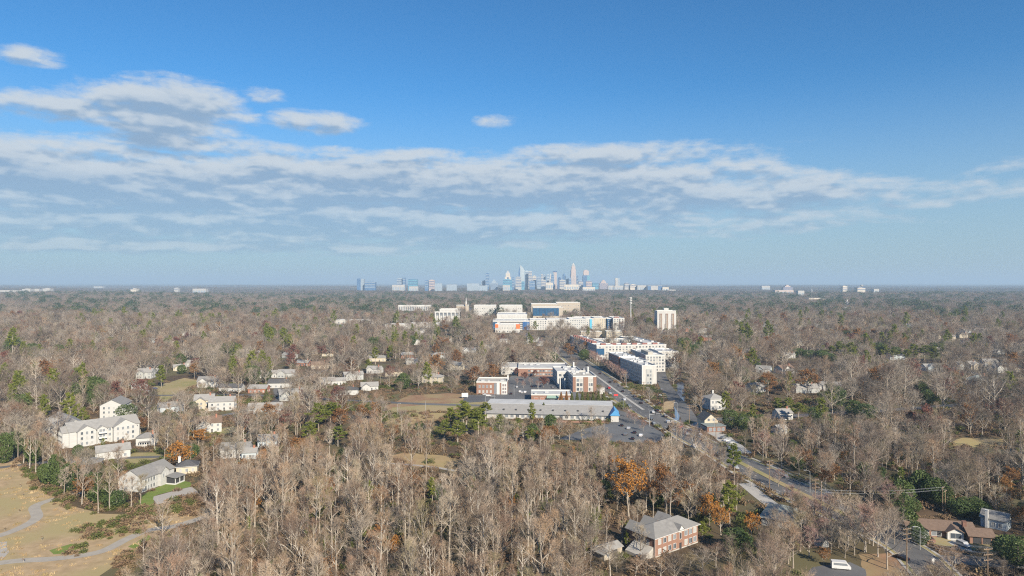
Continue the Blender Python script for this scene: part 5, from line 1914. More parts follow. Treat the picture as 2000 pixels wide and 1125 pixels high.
def colour_trees():
    o = lambda px, py, h, w, lab, k=0: place('oak_tree', RUSTY[k % 3], px, py, h, w, lab, crown=RUSTY[k % 3][5])
    u = lambda px, py, h, w, lab, k=0, g=None: place('oak_tree', RUSTY[k % 3], px, py, h, w, lab, group=g)
    p = lambda px, py, h, w, lab, k=0, g=None: place('pine_tree', PINE[k % 4], px, py, h, w, lab, group=g)
    v = lambda px, py, h, w, lab, k=0, g=None: place('holly_tree', HOLLY[k % 3], px, py, h, w, lab, group=g)
    mm = lambda px, py, h, w, lab, k=0, g=None: place('maroon_tree', RUSTY[k % 3], px, py, h, w, lab, crown=RUSTY[k % 3][4], group=g)
    o(1228, 1008, 19, 15, 'big golden-orange oak in full leaf left of the brick apartment block', 2)
    u(1300, 1005, 16, 14, 'russet half-bare oak right of the big golden oak', 0)
    o(1385, 1028, 10, 8, 'small golden tree behind the roof of the brick block', 1)
    o(1408, 1045, 9, 7, 'small orange tree between brick block and pines', 2)
    p(1425, 1028, 16, 10, 'bright green pine beside the orange tree near the brick block', 1)
    p(1434, 952, 19, 8, 'tall light green pine beside the main road', 2)
    v(1440, 1080, 8, 9, 'dark green holly by the right end of the brick block', 0)
    p(1372, 1052, 6, 4, 'young yellow-green pine at the gable of the brick block', 3)
    p(1225, 1068, 5, 3, 'tiny green conifer in front of the shed of the brick block', 3)
    o(350, 915, 11, 11, 'orange-brown beech beside the dark-roofed tan cottage', 1)
    o(388, 868, 7, 12, 'low golden tree near the tall white house', 0)
    u(275, 848, 9, 9, 'rust tree beside the dark evergreen near the white apartments', 2)
    u(165, 975, 8, 8, 'orange shrubby tree at the foot of the park wood', 1)
    v(250, 826, 12, 11, 'large dark glossy evergreen beside the white apartments', 1)
    p(315, 757, 19, 10, 'tall dark pine standing alone beside the grey gabled house', 3)
    v(355, 730, 9, 8, 'dark broad evergreen right of the lone tall pine', 0)
    for i, (px, py, h) in enumerate(((8, 905, 15), (30, 890, 13), (65, 905, 12), (110, 950, 14), (140, 958, 12), (195, 985, 8), (225, 992, 7), (175, 965, 9), (92, 945, 9))):
        v(px, py, h, 7, 'dark green evergreen in the strip of wood above the park', i, 'evergreens above the park')
    for i, (px, py, h, w) in enumerate(((622, 842, 17, 14), (646, 836, 16, 14), (606, 866, 12, 11), (660, 872, 11, 11), (912, 848, 18, 14), (934, 852, 16, 13), (894, 866, 13, 11), (948, 822, 12, 10), (905, 826, 14, 11))):
        p(px, py, h, w, 'olive-green pine in the belt before the long grey-roofed building' if px > 800 else 'olive-green pine beside the rust oak left of the wood', 1 + i % 3, 'olive pines before the long building' if px > 800 else 'olive pines beside the rust oak')
    v(1040, 862, 10, 7, 'dark cedar in front of the long grey-roofed building', 0)
    v(1075, 838, 9, 7, 'small dark cedar close to the long grey roof', 2)
    p(1036, 868, 9, 7, 'green bushy pine in front of the long grey roof', 3)
    u(665, 838, 11, 12, 'rust oak beside the olive pines', 0)
    u(705, 822, 9, 10, 'second rust oak right of the olive pines', 1)
    p(733, 712, 19, 12, 'tall green pine pair standing above the middle houses', 1)
    p(762, 706, 18, 10, 'dark pine right of the tall green pine pair', 3)
    p(720, 725, 12, 9, 'lower green pine before the tall pine pair', 3)
    mm(568, 722, 14, 12, 'dark maroon round tree in the middle houses', 0)
    mm(628, 700, 13, 13, 'brown-maroon spreading tree behind the cream bungalow', 2)
    u(852, 696, 13, 10, 'bright rust-red tree beside the lane', 1)
    u(870, 648, 11, 20, 'red-leaved tree row below the columned office', 0)
    u(926, 755, 15, 16, 'round reddish-brown oak behind the brick office', 0)
    u(915, 672, 12, 11, 'brownish oak in the trees left of the midrise', 2)
    p(917, 672, 13, 10, 'green pine in the trees left of the midrise', 1)
    mm(1062, 757, 8, 9, 'wine-red rounded tree in the car park', 1)
    mm(1025, 744, 7, 7, 'small purple tree at the back of the car park', 1)
    mm(1008, 735, 7, 6, 'first purple tree by the rear brick office', 0)
    mm(1045, 737, 6, 6, 'second purple tree by the rear brick office', 2)
    u(1115, 700, 12, 14, 'russet street tree at the corner of the white apartments', 0)
    u(1108, 690, 11, 12, 'second russet street tree further along the apartments', 1)
    p(1418, 812, 16, 10, 'light green pine beside the grey-white house over the creek', 1)
    v(1425, 838, 12, 9, 'dark cedar between the creek house and the small shop', 1)
    v(1450, 842, 10, 8, 'dark evergreen behind the small shop', 0)
    u(1578, 768, 17, 20, 'large rust-coloured oak over the long grey roof', 2)
    u(1500, 772, 15, 17, 'russet oak left of the long grey-roofed house', 0)
    for i, (px, py, h, w) in enumerate(((1640, 695, 18, 16), (1662, 696, 17, 16), (1625, 700, 15, 14), (1728, 700, 16, 15), (1745, 704, 13, 14), (1785, 704, 19, 18), (1805, 705, 18, 17), (1825, 706, 17, 14), (1770, 708, 15, 13))):
        p(px, py, h, w, 'tall green pine in the row of pines on the right', i, 'row of pines on the right')
    for i, (px, py, h, w) in enumerate(((1560, 698, 11, 14), (1580, 700, 10, 15), (1605, 702, 11, 14), (1620, 705, 9, 13))):
        v(px, py, h, w, 'dark holly hedge tree below the row of pines', i, 'dark hollies by the cream house')
    for i, (px, py, h, w) in enumerate(((1520, 812, 12, 11), (1540, 815, 13, 10), (1560, 826, 13, 10), (1565, 845, 9, 8))):
        p(px, py, h, w, 'green pine around the little white house', i, 'pines around the little white house')
    for i, (px, py, h, w) in enumerate(((1665, 810, 10, 11), (1690, 818, 10, 12), (1800, 770, 10, 9), (1812, 790, 11, 9), (1555, 920, 7, 6))):
        v(px, py, h, w, 'dark evergreen deep in the right-hand wood', i, 'dark evergreens in the right wood')
    # ivy wood and hedge by the ranch house
    for i, (px, py, h, w) in enumerate(((1748, 995, 9, 7), (1765, 1010, 9, 7), (1772, 1035, 8, 6), (1788, 1055, 6.5, 5), (1800, 1064, 5.5, 4.5), (1760, 985, 10, 8), (1825, 985, 11, 8), (1840, 990, 9, 8), (1800, 975, 12, 8))):
        v(px, py, h, w, 'dense green hedge tree beside the brown-roofed ranch house', i, 'hedge trees beside the ranch house')
    for i, (px, py, h, w) in enumerate(((1880, 1008, 6, 8), (1900, 1004, 6.5, 9), (1915, 1010, 6, 7))):
        v(px, py, h, w, 'dark shrubby evergreen behind the ranch house roof', i, 'evergreens behind the ranch house')
    v(1988, 1108, 9.5, 10, 'huge dark magnolia at the edge of the front yard', 1)
    v(1968, 1088, 7, 7, 'smaller dark magnolia beside the huge one', 2)
    # cypress row in front of the office
    for i in range(9):
        px = 1096 + i * 10.4
        rusty = i in (0, 1)
        place('cypress_tree', CONE[0], px, 787, 8.2 + .5 * math.sin(i * 2), 2.9, 'rust-brown slim cypress beginning the row beside the low brick building' if rusty else 'slim olive-green cypress in the row beside the low brick building',
              'rusty cypresses' if rusty else 'green cypresses', crown=CONE[0][4] if rusty else None)
    place('conifer_tree', CONE[2], 1062, 812, 9, 4, 'dark pointed conifer leaning on the long grey roof', None, name='conifer_tree')
    place('conifer_tree', CONE[2], 520, 782, 9, 5, 'green pointed conifer next to the small brick house')
    place('bare_tree', BROAD[3], 1155, 826, 9, 8, 'small flat-topped bare tree against the long grey roof', None, name='bare_tree')
    # tall trunks of the strip of wood above the park
    for i, (px, py, h) in enumerate(((35, 893, 17), (46, 905, 19), (58, 914, 18), (70, 922, 20), (84, 930, 19), (104, 942, 21), (119, 949, 20), (133, 955, 19), (150, 972, 17), (192, 1002, 20),
                                     (214, 997, 18), (228, 992, 15), (241, 988, 14), (256, 992, 13), (274, 988, 13), (160, 985, 15), (95, 938, 18), (28, 886, 16), (125, 968, 12))):
        place('bare_tree', BARE[(1, 3, 5, 0)[i % 4]], px, py, h, 6.0, 'tall slim bare tree in the strip of wood between park and white house', 'tall trees between park and white house')
    # broad brown trees hiding the bend of the road
    for i, (px, py, h, w) in enumerate(((1562, 1030, 11, 11), (1592, 1046, 12, 13), (1625, 1052, 13, 13), (1656, 1064, 14, 14), (1690, 1078, 14, 13), (1715, 1088, 14, 11), (1640, 1034, 12, 12), (1612, 1030, 11, 12), (1675, 1052, 13, 12), (1705, 1066, 13, 11), (1580, 1088, 9, 9), (1530, 1075, 11, 10), (1650, 1090, 8, 8), (1605, 1070, 9, 9))):
        place('bare_tree', (BROAD + RED)[(0, 4, 1, 3, 5, 2)[i % 6]], px, py, h, w, 'low spreading brown tree at the bend between driveway and road', 'spreading trees at the road bend')
    # reddish street trees along the white block
    for i in range(15):
        t = i / 14
        y = 612 + t * 175
        xr = np.interp(y, [p_[1] for p_ in MAIN], [p_[0] for p_ in MAIN]) + 17.5
        px, py = PX(xr, y, 0)
        place('street_tree', RED[i % 2], px, py, 10 + R.uniform(-1, 1.5), 8.5, 'reddish bare street tree lining the long white apartment block', 'street trees along the white block')
    for i in range(8):
        y = 820 + i * 22
        xr = np.interp(y, [p_[1] for p_ in MAIN], [p_[0] for p_ in MAIN]) + 17 * (1 if i % 2 else -1)
        px, py = PX(xr, y, 0)
        place('street_tree', RED[i % 2], px, py, 11, 10, 'reddish bare street tree further up the main road', 'street trees further up the road')
    for i, (px, py) in enumerate(((1225, 815), (1240, 828), (1256, 842), (1230, 824))):
        place('street_tree', RED[i % 2], px, py, 6, 6, 'small russet tree on the strip between car park and main road', 'small trees beside the car park')
    for i, (px, py) in enumerate(((1520, 950), (1545, 985), (1570, 1010), (1555, 1000))):
        place('street_tree', RED[i % 2], px, py, 7, 7, 'small reddish bare tree beside the concrete driveway', 'small trees by the driveway')
    ml_ = np.array(MAIN)
    for i, (yy, off, h, w) in enumerate(((332, -14, 12, 9), (343, -13, 11, 9), (352, -12, 13, 9), (364, -11, 12, 8), (378, -12, 11, 8), (392, -12, 10, 8), (300, -16, 8, 7), (318, 16, 13, 10), (330, 15, 14, 11), (345, 14, 13, 10), (360, 13, 12, 9), (302, 18, 13, 10), (288, 19, 13, 11), (274, 17, 12, 10), (262, 16, 12, 10), (340, -17, 13, 9), (357, -16, 13, 9), (374, -17, 13, 9), (322, -17, 10, 8))):
        xx = float(np.interp(yy, ml_[:, 1], ml_[:, 0])) + off
        px, py = PX(xx, yy, 0)
        place('bare_tree', (BARE[6], BROAD[1], BARE[9], BIG[1], RED[0])[i % 5], px, py, h, w, 'bare roadside tree leaning over the verge of the main road', 'bare roadside trees along the main road')
    # screen of trees before the brick block and the long building
    for i, (px, py, h, w) in enumerate(((1262, 1122, 5.5, 7), (1290, 1130, 6.5, 8), (1318, 1134, 7, 8), (1345, 1128, 7, 8), (1372, 1118, 7, 8), (1398, 1108, 7, 8), (1425, 1105, 8, 8), (1240, 1132, 6, 7), (1205, 1118, 6, 7))):
        place('bare_tree', (BIG[1], BARE[9], BIG[3], BARE[8])[i % 4], px, py, h, w, 'low twiggy bare tree screening the wall of the brick apartment block', 'bare trees screening the brick block')
    for i, (px, py, h, w) in enumerate(((962, 850, 11, 9), (985, 862, 12, 9), (1004, 856, 10, 8), (1022, 866, 12, 9), (1058, 860, 11, 9), (1092, 858, 10, 9), (1112, 864, 11, 9), (1138, 866, 11, 9), (1160, 870, 12, 9), (1178, 876, 11, 9))):
        place('bare_tree', (BARE[6], BIG[1], BARE[9], BARE[3])[i % 4], px, py, h, w, 'bare tree standing before the long grey-roofed building', 'bare trees before the long building')
    for i, (px, py, h, w) in enumerate(((868, 858, 11, 9), (880, 838, 13, 10), (975, 838, 9, 8), (1012, 846, 9, 7))):
        place('pine_tree', PINE[(1, 3)[i % 2]], px, py, h, w, 'olive-green pine in the belt before the long grey-roofed building', 'olive pines before the long building')
    rq = random.Random(17)
    for i in range(34):
        px, py = rq.uniform(1470, 1760), rq.uniform(1040, 1150)
        if py > 1090 and px > 1560 or (1460 < px < 1545 and 1000 < py < 1052) or px > 1560 + (1150 - py) * 2.2:
            continue
        h = rq.uniform(8, 13)
        place('bare_tree', (BIG[1], BARE[6], BARE[9], BIG[3], BARE[8])[i % 5], px, py, h, h * .75, 'bare tree in the thicket between brick block and straw slope', 'bare trees in the thicket by the straw slope')
    place('bare_tree', BROAD[1], 1862, 1128, 8, 9, 'small pink-brown bare tree on the road corner before the ranch house')
    place('bare_tree', BROAD[2], 1733, 1112, 17, 13, 'tall rusty-barked bare tree on the straw slope by the road')
    for i, px in enumerate((1010, 1022, 1036, 1050, 1070)):
        place('bare_tree', RED[i % 2], px, 752 + (i % 2) * 6, 5.5, 5, 'small bare tree in a car park island', 'car park trees')


colour_trees()


def understorey():
    rg = random.Random(21)
    rng = np.random.default_rng(8)
    n = 420
    y = np.sqrt(np.array([rg.uniform(170 ** 2, 400 ** 2) for _ in range(n)]))
    x = np.array([rg.uniform(-.78, .78) for _ in range(n)]) * y
    px = 1000 + F * x / y
    h = np.array([rg.uniform(5, 11) for _ in range(n)])
    ok = allowed(x, y, h, h * .6, rng)
    k = 0
    for i in np.nonzero(ok)[0]:
        t = rg.random()
        py = EY + F * H / y[i]
        zone = 'deep in the foreground wood' if 420 < px[i] < 1480 else ('near the park and white houses' if px[i] <= 420 else 'in the right-hand wood')
        if t < .36:
            lab = 'small rust-leaved understorey tree ' + zone
            place('understorey_tree', RUSTY[k % 3], px[i], py, h[i] * .9, h[i] * .75, lab, lab.replace(' tree', ' trees', 1), sight=False)
        elif t < .50:
            lab = 'small golden-leaved understorey tree ' + zone
            place('understorey_tree', RUSTY[k % 3], px[i], py, h[i] * .8, h[i] * .6, lab, lab.replace(' tree', ' trees', 1), crown=RUSTY[k % 3][5], sight=False)
        elif t < .78:
            lab = 'dark green understorey holly ' + zone
            place('holly_tree', HOLLY[k % 3], px[i], py, h[i] * .8, h[i] * .6, lab, lab.replace(' holly', ' hollies', 1), sight=False)
        else:
            lab = 'yellow-green young pine ' + zone
            place('pine_tree', PINE[3], px[i], py, h[i], h[i] * .5, lab, lab.replace(' pine', ' pines', 1), sight=False)
        k += 1
        if k >= 150:
            break


understorey()


MARKS = [(G(*p), s) for p, s in (((250, 1080), 'by the park path'), ((60, 930), 'at the top of the park field'), ((270, 985), 'below the screened porch house'), ((400, 985), 'by the gravel pad and its field strip'),
         ((450, 1060), 'in the wood just right of the park path'), ((640, 1090), 'in the thick wood between park and meadow'), ((560, 960), 'in the wood below the blue-grey cottage'), ((840, 940), 'in the wood in front of the meadow clearing'),
         ((700, 870), 'left of the meadow clearing'), ((880, 870), 'behind the meadow clearing'), ((850, 1090), 'in the lowest middle of the wood'), ((1050, 1090), 'in the wood left of the grey-roofed shed'),
         ((1000, 960), 'in the wood between meadow and golden oak'), ((1150, 900), 'in the wood below the car park'), ((1180, 1000), 'beside the golden oak'), ((1300, 1110), 'in front of the brick apartment block'),
         ((1320, 960), 'behind the russet oak'), ((1400, 1100), 'right of the brick apartment block'), ((1360, 920), 'between wood and main road'), ((1500, 1050), 'by the grey-green roofed house'),
         ((1560, 1110), 'beside the white van lot'), ((1720, 1090), 'on the straw slope by the pole'), ((1620, 930), 'on the shaded far side of the main road'), ((1720, 900), 'in the right-hand wood above the road'),
         ((1850, 920), 'in the right-hand wood above the ivy trees'), ((1960, 960), 'behind the shade-tinted white house'), ((1960, 1100), 'around the front yard of the ranch house'), ((1550, 880), 'in the wood above the main road median'))]


# ---- the woods: candidates by zone, nearest 300 bare trees become individuals
def woods():
    rng = np.random.default_rng(4)
    xs, ys = [], []
    # jittered grid, spacing depending on distance
    def grid(d0, d1, sp, side=.80, off=18):
        out = []
        y = d0
        while y < d1:
            hw = side * y + off
            n = int(2 * hw / sp)
            if n:
                xx = -hw + (np.arange(n) + rng.random(n)) * sp
                yy = y + rng.random(n) * sp
                out.append(np.stack([xx, yy], 1))
            y += sp
        return np.concatenate(out)

    near = grid(150, 400, 5.5)
    mid = grid(400, 760, 11.5)
    far1 = grid(760, 1600, 13.0)
    far2 = grid(1600, 4300, 16.5)
    # --- near: forest trees with some broad ones
    x, y = near[:, 0], near[:, 1]
    nz = np.array([mnoise.noise(Vector((a * .012, b * .012, 0))) for a, b in near])
    keepn = rng.random(len(x)) < np.clip(.80 + nz * .9, .35, 1.0)
    # the right side and the neighbourhood are looser
    px = 1000 + F * x / y
    pb = EY + F * H / y
    hood = (px < 600) & (pb < 935)
    keepn &= ~(hood & (rng.random(len(x)) < .40))
    keepn &= ~((px > 1480) & (rng.random(len(x)) < .30))
    x, y, nz = x[keepn], y[keepn], nz[keepn]
    px = 1000 + F * x / y
    pb = EY + F * H / y
    size = np.clip(.74 + .24 * rng.standard_normal(len(x)) + .12 * nz, .36, 1.2)
    broad = (rng.random(len(x)) < np.where((px > 1480) | (pb < 880), .45, .10))
    kind = np.where(broad, 10 + rng.integers(0, 4, len(x)), rng.integers(0, 10, len(x)))
    P = BARE + BIG
    size = np.where(broad, size * .82, size)
    h = np.array([P[k][2] for k in kind]) * size
    w = np.array([P[k][3] for k in kind]) * size
    ok = allowed(x, y, h, w, rng)
    # distance to the coloured trees
    for (tx, ty, tr) in TREE_PTS:
        ok &= ~(np.hypot(x - tx, y - ty) < tr)
    x, y, h, w, kind, size = x[ok], y[ok], h[ok], w[ok], kind[ok], size[ok]
    # visible, sorted by apparent size
    px, pt = 1000 + F * x / y, EY + F * (H - h) / y
    vis = (px > -40) & (px < 2040) & (pt < 1100)
    order = np.argsort(np.where(vis, y, 1e9))
    ind = order[:196]
    rest = order[196:]
    rnd = random.Random(3)
    for i in ind:
        k = int(kind[i])
        pr = P[k]
        bx = 1000 + F * x[i] / y[i]
        by = EY + F * H / y[i]
        zone = min(((x[i] - q[0]) ** 2 + (y[i] - q[1]) ** 2, s) for q, s in MARKS)[1]
        kindname = 'spreading bare tree with low limbs' if k >= 10 else ('tall slim bare tree' if h[i] > 16.5 else 'shorter slim bare tree')
        ivy = rnd.random() < .10
        if ivy:
            kindname = 'ivy-clad ' + kindname
        lab = f'{kindname} {zone}'
        r = thing('bare_tree', lab, 'tree', (x[i], y[i], 0), rnd.uniform(0, 6.28), lab.replace(' tree', ' trees', 1))
        r.scale = (size[i] * rnd.uniform(.9, 1.12), size[i] * rnd.uniform(.9, 1.12), size[i])
        obj('trunk', pr[0], r)
        obj('crown', pr[1], r)
        if ivy:
            obj('ivy', IVY_ME, r)
    near_rest = (x[rest], y[rest], kind[rest], size[rest])

    # --- mid and far
    def scatter(pts, pine_p, rust_p, thin, szm=.85):
        x, y = pts[:, 0], pts[:, 1]
        nz = np.array([mnoise.noise(Vector((a * .006, b * .006, 3))) for a, b in pts])
        nz2 = np.array([mnoise.noise(Vector((a * .011, b * .011, 9))) for a, b in pts])
        kp = rng.random(len(x)) < np.clip(thin + nz * .6, .25, 1)
        x, y, nz2 = x[kp], y[kp], nz2[kp]
        n = len(x)
        r = rng.random(n)
        pp = pine_p * np.clip(-.2 + nz2 * 26, .06, 16)
        sp = np.where(r < pp, 1, np.where(r < pp + rust_p * np.clip(.5 - nz2 * 9, .2, 4), 2, 0))
        size = np.clip(szm + .27 * rng.standard_normal(n), .4, 1.4)
        h, w = 19.5 * size, 17 * size
        ok = allowed(x, y, h, w, rng, lim=.12)
        for (tx, ty, tr) in TREE_PTS:
            ok &= ~(np.hypot(x - tx, y - ty) < tr)
        return x[ok], y[ok], sp[ok], size[ok]

    return near_rest, scatter(mid, .05, .08, .88), scatter(far1, .05, .08, .90), scatter(far2, .055, .05, .92, .9), rng


NEAR_REST, MID, FAR1, FAR2, RNG = woods()


# ---- forests that read as one mass: points with instances
def joined(pr, mats=None):
    me_t, me_c = pr[0], pr[1]
    mb = MB()
    mb.add([tuple(v.co) for v in me_c.vertices], [tuple(p.vertices) for p in me_c.polygons], 0)
    mb.add([tuple(v.co) for v in me_t.vertices], [tuple(p.vertices) for p in me_t.polygons], 1)
    return mb.mesh('woodland_tree', [me_c.materials[0], me_t.materials[0]])


def proto_collection(name, meshes):
    c = bpy.data.collections.new(name)
    for i, me in enumerate(meshes):
        o = bpy.data.objects.new(f'{name}_{i:02d}', me)
        c.objects.link(o)
    return c


def forest(name, label, cat, pcol, pts, rot, scl, idx):
    me = bpy.data.meshes.new(name)
    n = len(pts)
    me.vertices.add(n)
    me.vertices.foreach_set('co', np.asarray(pts, np.float32).ravel())
    for nm, tp, arr in (('rot', 'FLOAT', rot), ('scl', 'FLOAT', scl), ('idx', 'INT', idx)):
        a = me.attributes.new(nm, tp, 'POINT')
        a.data.foreach_set('value', np.asarray(arr, np.float32 if tp == 'FLOAT' else np.int32))
    me.update()
    o = obj(name, me)
    o['kind'] = 'stuff'
    o['label'] = label
    o['category'] = cat
    ng = bpy.data.node_groups.new(name, 'GeometryNodeTree')
    ng.interface.new_socket('Geometry', in_out='INPUT', socket_type='NodeSocketGeometry')
    ng.interface.new_socket('Geometry', in_out='OUTPUT', socket_type='NodeSocketGeometry')
    N, L = ng.nodes.new, ng.links.new
    gi, go = N('NodeGroupInput'), N('NodeGroupOutput')
    ci = N('GeometryNodeCollectionInfo')
    ci.inputs['Collection'].default_value = pcol
    ci.inputs['Separate Children'].default_value = True
    ci.inputs['Reset Children'].default_value = True
    iop = N('GeometryNodeInstanceOnPoints')
    iop.inputs['Pick Instance'].default_value = True

    def attr(nm, tp):
        a = N('GeometryNodeInputNamedAttribute')
        a.data_type = tp
        a.inputs['Name'].default_value = nm
        return a.outputs['Attribute']
    cx = N('ShaderNodeCombineXYZ')
    L(attr('rot', 'FLOAT'), cx.inputs[2])
    L(gi.outputs[0], iop.inputs['Points'])
    L(ci.outputs[0], iop.inputs['Instance'])
    L(attr('idx', 'INT'), iop.inputs['Instance Index'])
    L(cx.outputs[0], iop.inputs['Rotation'])
    L(attr('scl', 'FLOAT'), iop.inputs['Scale'])
    L(iop.outputs[0], go.inputs[0])
    md = o.modifiers.new('instances', 'NODES')
    md.node_group = ng
    return o


def forests():
    rng = RNG
    hi = proto_collection('wood_near', [joined(p) for p in BARE + BIG])
    x, y, k, s = NEAR_REST
    n = len(x)
    forest('bare_woodland', 'continuing bare winter wood behind the nearest trees', 'woodland', hi, np.stack([x, y, np.zeros(n)], 1), rng.random(n) * 6.28, s, k)
    # mid: still full trees, 0-3 broad, 4.. others
    mids = [joined(p) for p in BIG + BIG + BROAD[:2] + BARE[2:3]]
    pines = [joined(PINE[1]), joined(PINE[3]), joined(HOLLY[0]), joined(HOLLY[1]), joined(PINE[0])]
    rust = [joined(p) for p in RUSTY] + [joined((p[0], p[4])) for p in RUSTY[:2]]
    cm = proto_collection('wood_mid', mids)
    cp = proto_collection('wood_pines', pines)
    cr = proto_collection('wood_rust', rust)
    FTW = mat('far_bare_twigs', (.30, .24, .20), .95, rnd=[(.085, .068, .06), (.20, .16, .135), (.25, .21, .175), (.13, .09, .08), (.22, .165, .13), (.075, .062, .057), (.27, .23, .19), (.12, .105, .08), (.18, .125, .105)])  # darker palette stands in for the self-shading these coarse twigs lack
    lows = []
    for i in range(6):
        lows.append(low_bare(700 + i, (20, 18, 21, 17, 22, 19)[i], (19, 17, 20, 16, 17, 21)[i], n=430, ln=1.7, w=.19).mesh('low_tree', [FTW, BARK]))
    FEV = mat('far_evergreen', (.035, .06, .03), .8, rnd=[(.03, .055, .03), (.055, .085, .03), (.035, .06, .035)])
    lp = [low_leaf(720 + i, (20, 17, 14)[i], (12, 13, 14)[i]).mesh('low_pine', [FEV, BARK]) for i in range(3)]
    lr = [low_leaf(740 + i, (14, 13)[i], (12, 11)[i], n=260, leaf=.6).mesh('low_rust', [(RUST, MAROON)[i], BARK]) for i in range(2)]
    cl = proto_collection('wood_far', lows)
    clp = proto_collection('wood_far_pines', lp)
    clr = proto_collection('wood_far_rust', lr)

    def put(tag_, S, cb, nb, cpn, npn, crn, nrn, labs, base=1.0):
        x, y, sp, s = S
        z = np.array([hz(a, b) for a, b in zip(x, y)])
        for spn, c_, n_, lab, nm in ((0, cb, nb, labs[0], 'bare_woodland'), (1, cpn, npn, labs[1], 'evergreen_woodland'), (2, crn, nrn, labs[2], 'russet_woodland')):
            m = sp == spn
            n = int(m.sum())
            forest(nm, lab, 'woodland', c_, np.stack([x[m], y[m], z[m]], 1), rng.random(n) * 6.28, s[m] * base * (1.25 if spn == 1 else 1.0), rng.integers(0, n_, n))

    put('mid', MID, cm, len(mids), cp, len(pines), cr, len(rust), ('bare grey-brown neighbourhood trees between the houses', 'scattered dark pines and hollies between the houses', 'scattered rust-brown oaks between the houses'))
    put('far1', FAR1, cm, len(mids), cp, len(pines), cr, len(rust), ('bare grey trees around the midrise district', 'evergreens around the midrise district', 'russet trees around the midrise district'))
    put('far2', FAR2, cl, len(lows), clp, 3, clr, 2, ('hazy bare woodland beyond the midrise district', 'hazy evergreens beyond the midrise district', 'hazy russet trees beyond the midrise district'), 1.05)

    # horizon canopy: patches of many crowns
    rg = random.Random(9)
    patches = []
    for i in range(4):
        mb = MB()
        for c in range(34):
            cx_, cy_ = rg.uniform(-46, 46), rg.uniform(-46, 46)
            hh, ww = rg.uniform(12, 19), rg.uniform(9, 15)
            mi = 0 if rg.random() < (.95, .85, .55, .97)[i] else (1 if rg.random() < .85 else 2)
            for k in range(34):
                d = unit(rg)
                d.z = abs(d.z) * 1.1 - .25
                p = Vector((cx_ + d.x * ww * .5, cy_ + d.y * ww * .5, hh * (.6 + .4 * d.z)))
                leaf_quad(mb, p, rg.uniform(1.1, 2.0), rg, mi, bias=d * .8)
        patches.append(mb.mesh('canopy_patch', [mat('far_canopy', (.28, .225, .19), .95, rnd=[(.11, .09, .08), (.18, .15, .13), (.14, .11, .10), (.085, .072, .066)]), FEV, RUST]))
    cpat = proto_collection('canopy_patches', patches)
    P = []
    yv = 4250.0
    while yv < 15000:
        sp = 78 + (yv - 4250) * .006
        hw = .80 * yv
        n = int(2 * hw / sp)
        P.append(np.stack([-hw + (np.arange(n) + rng.random(n)) * sp, yv + rng.random(n) * sp], 1))
        yv += sp
    P = np.concatenate(P)
    x, y = P[:, 0], P[:, 1]
    ok = np.ones(len(x), bool)
    for f in FOOT:
        c = f.mean(0)
        if c[1] > 4000:
            hx = (f[:, 0].max() - f[:, 0].min()) / 2 + 40
            ok &= ~((abs(x - c[0]) < hx) & (y > f[:, 1].min() - 70) & (y < f[:, 1].max() + 30))
    x, y = x[ok], y[ok]
    n = len(x)
    z = np.array([hz(a, b) for a, b in zip(x, y)])
    forest('distant_woodland', 'hazy blue-grey woodland canopy reaching the horizon', 'woodland', cpat, np.stack([x, y, z], 1), rng.random(n) * 6.28, 1 + .15 * rng.random(n), rng.integers(0, 4, n))

    # understorey
    sh = [shrub_mb(800 + i, (1.3, 1.8, 1.1)[i], 150, .22).mesh('shrub', SHRUBM) for i in range(3)]
    gs = [shrub_mb(820 + i, (1.4, 1.9)[i], 200, .22).mesh('shrub', GSHRUB) for i in range(2)]
    cs = proto_collection('undergrowth', sh + gs)
    N = 15000
    yy = np.sqrt(rng.random(N) * (620 ** 2 - 160 ** 2) + 160 ** 2)
    xx = (rng.random(N) * 2 - 1) * (.8 * yy)
    ok = allowed(xx, yy, np.full(N, 1.5), np.full(N, 2.0), rng, sight=False, pad=.5)
    # keep the open ground open
    xx, yy = xx[ok], yy[ok]
    n = len(xx)
    nz = np.array([mnoise.noise(Vector((a * .03, b * .03, 5))) for a, b in zip(xx, yy)])
    idx = np.where(nz + rng.standard_normal(n) * .2 > .22, 3 + rng.integers(0, 2, n), rng.integers(0, 3, n))
    forest('undergrowth', 'brown and green undergrowth on the woodland floor', 'undergrowth', cs, np.stack([xx, yy, np.zeros(n)], 1), rng.random(n) * 6.28, .7 + rng.random(n) * 1.1, idx)
    # tufts of dead grass and weeds on the park field
    rt = random.Random(31)
    tf = []
    for i in range(3):
        mb = MB()
        for k in range(26):
            p = Vector((rt.uniform(-.7, .7), rt.uniform(-.7, .7), 0))
            twig_tri(mb, p, p + Vector((rt.uniform(-.25, .25), rt.uniform(-.25, .25), rt.uniform(.2, .6))), .14, rt)
        tf.append(mb.mesh('tuft', mat('dead_grass', (.42, .31, .17), .95, rnd=[(.34, .23, .12), (.50, .38, .22), (.28, .22, .10), (.40, .27, .14)])))
    ct = proto_collection('grass_tufts', tf)
    field = np.array([G(*p) for p in [(-60, 880), (20, 886), (62, 933), (90, 966), (130, 988), (190, 1005), (300, 1004), (400, 987), (475, 958), (420, 1003), (345, 1028), (300, 1066), (240, 1090), (180, 1132), (-80, 1132)]])
    n = 9000
    x = rng.uniform(field[:, 0].min(), field[:, 0].max(), n); y = rng.uniform(field[:, 1].min(), field[:, 1].max(), n)
    ok = pts_in_poly(x, y, field)
    nz = np.array([mnoise.noise(Vector((p * .06, q * .06, 2))) for p, q in zip(x, y)])
    ok &= rng.random(n) < np.clip(.25 + nz * 1.6, .02, 1)
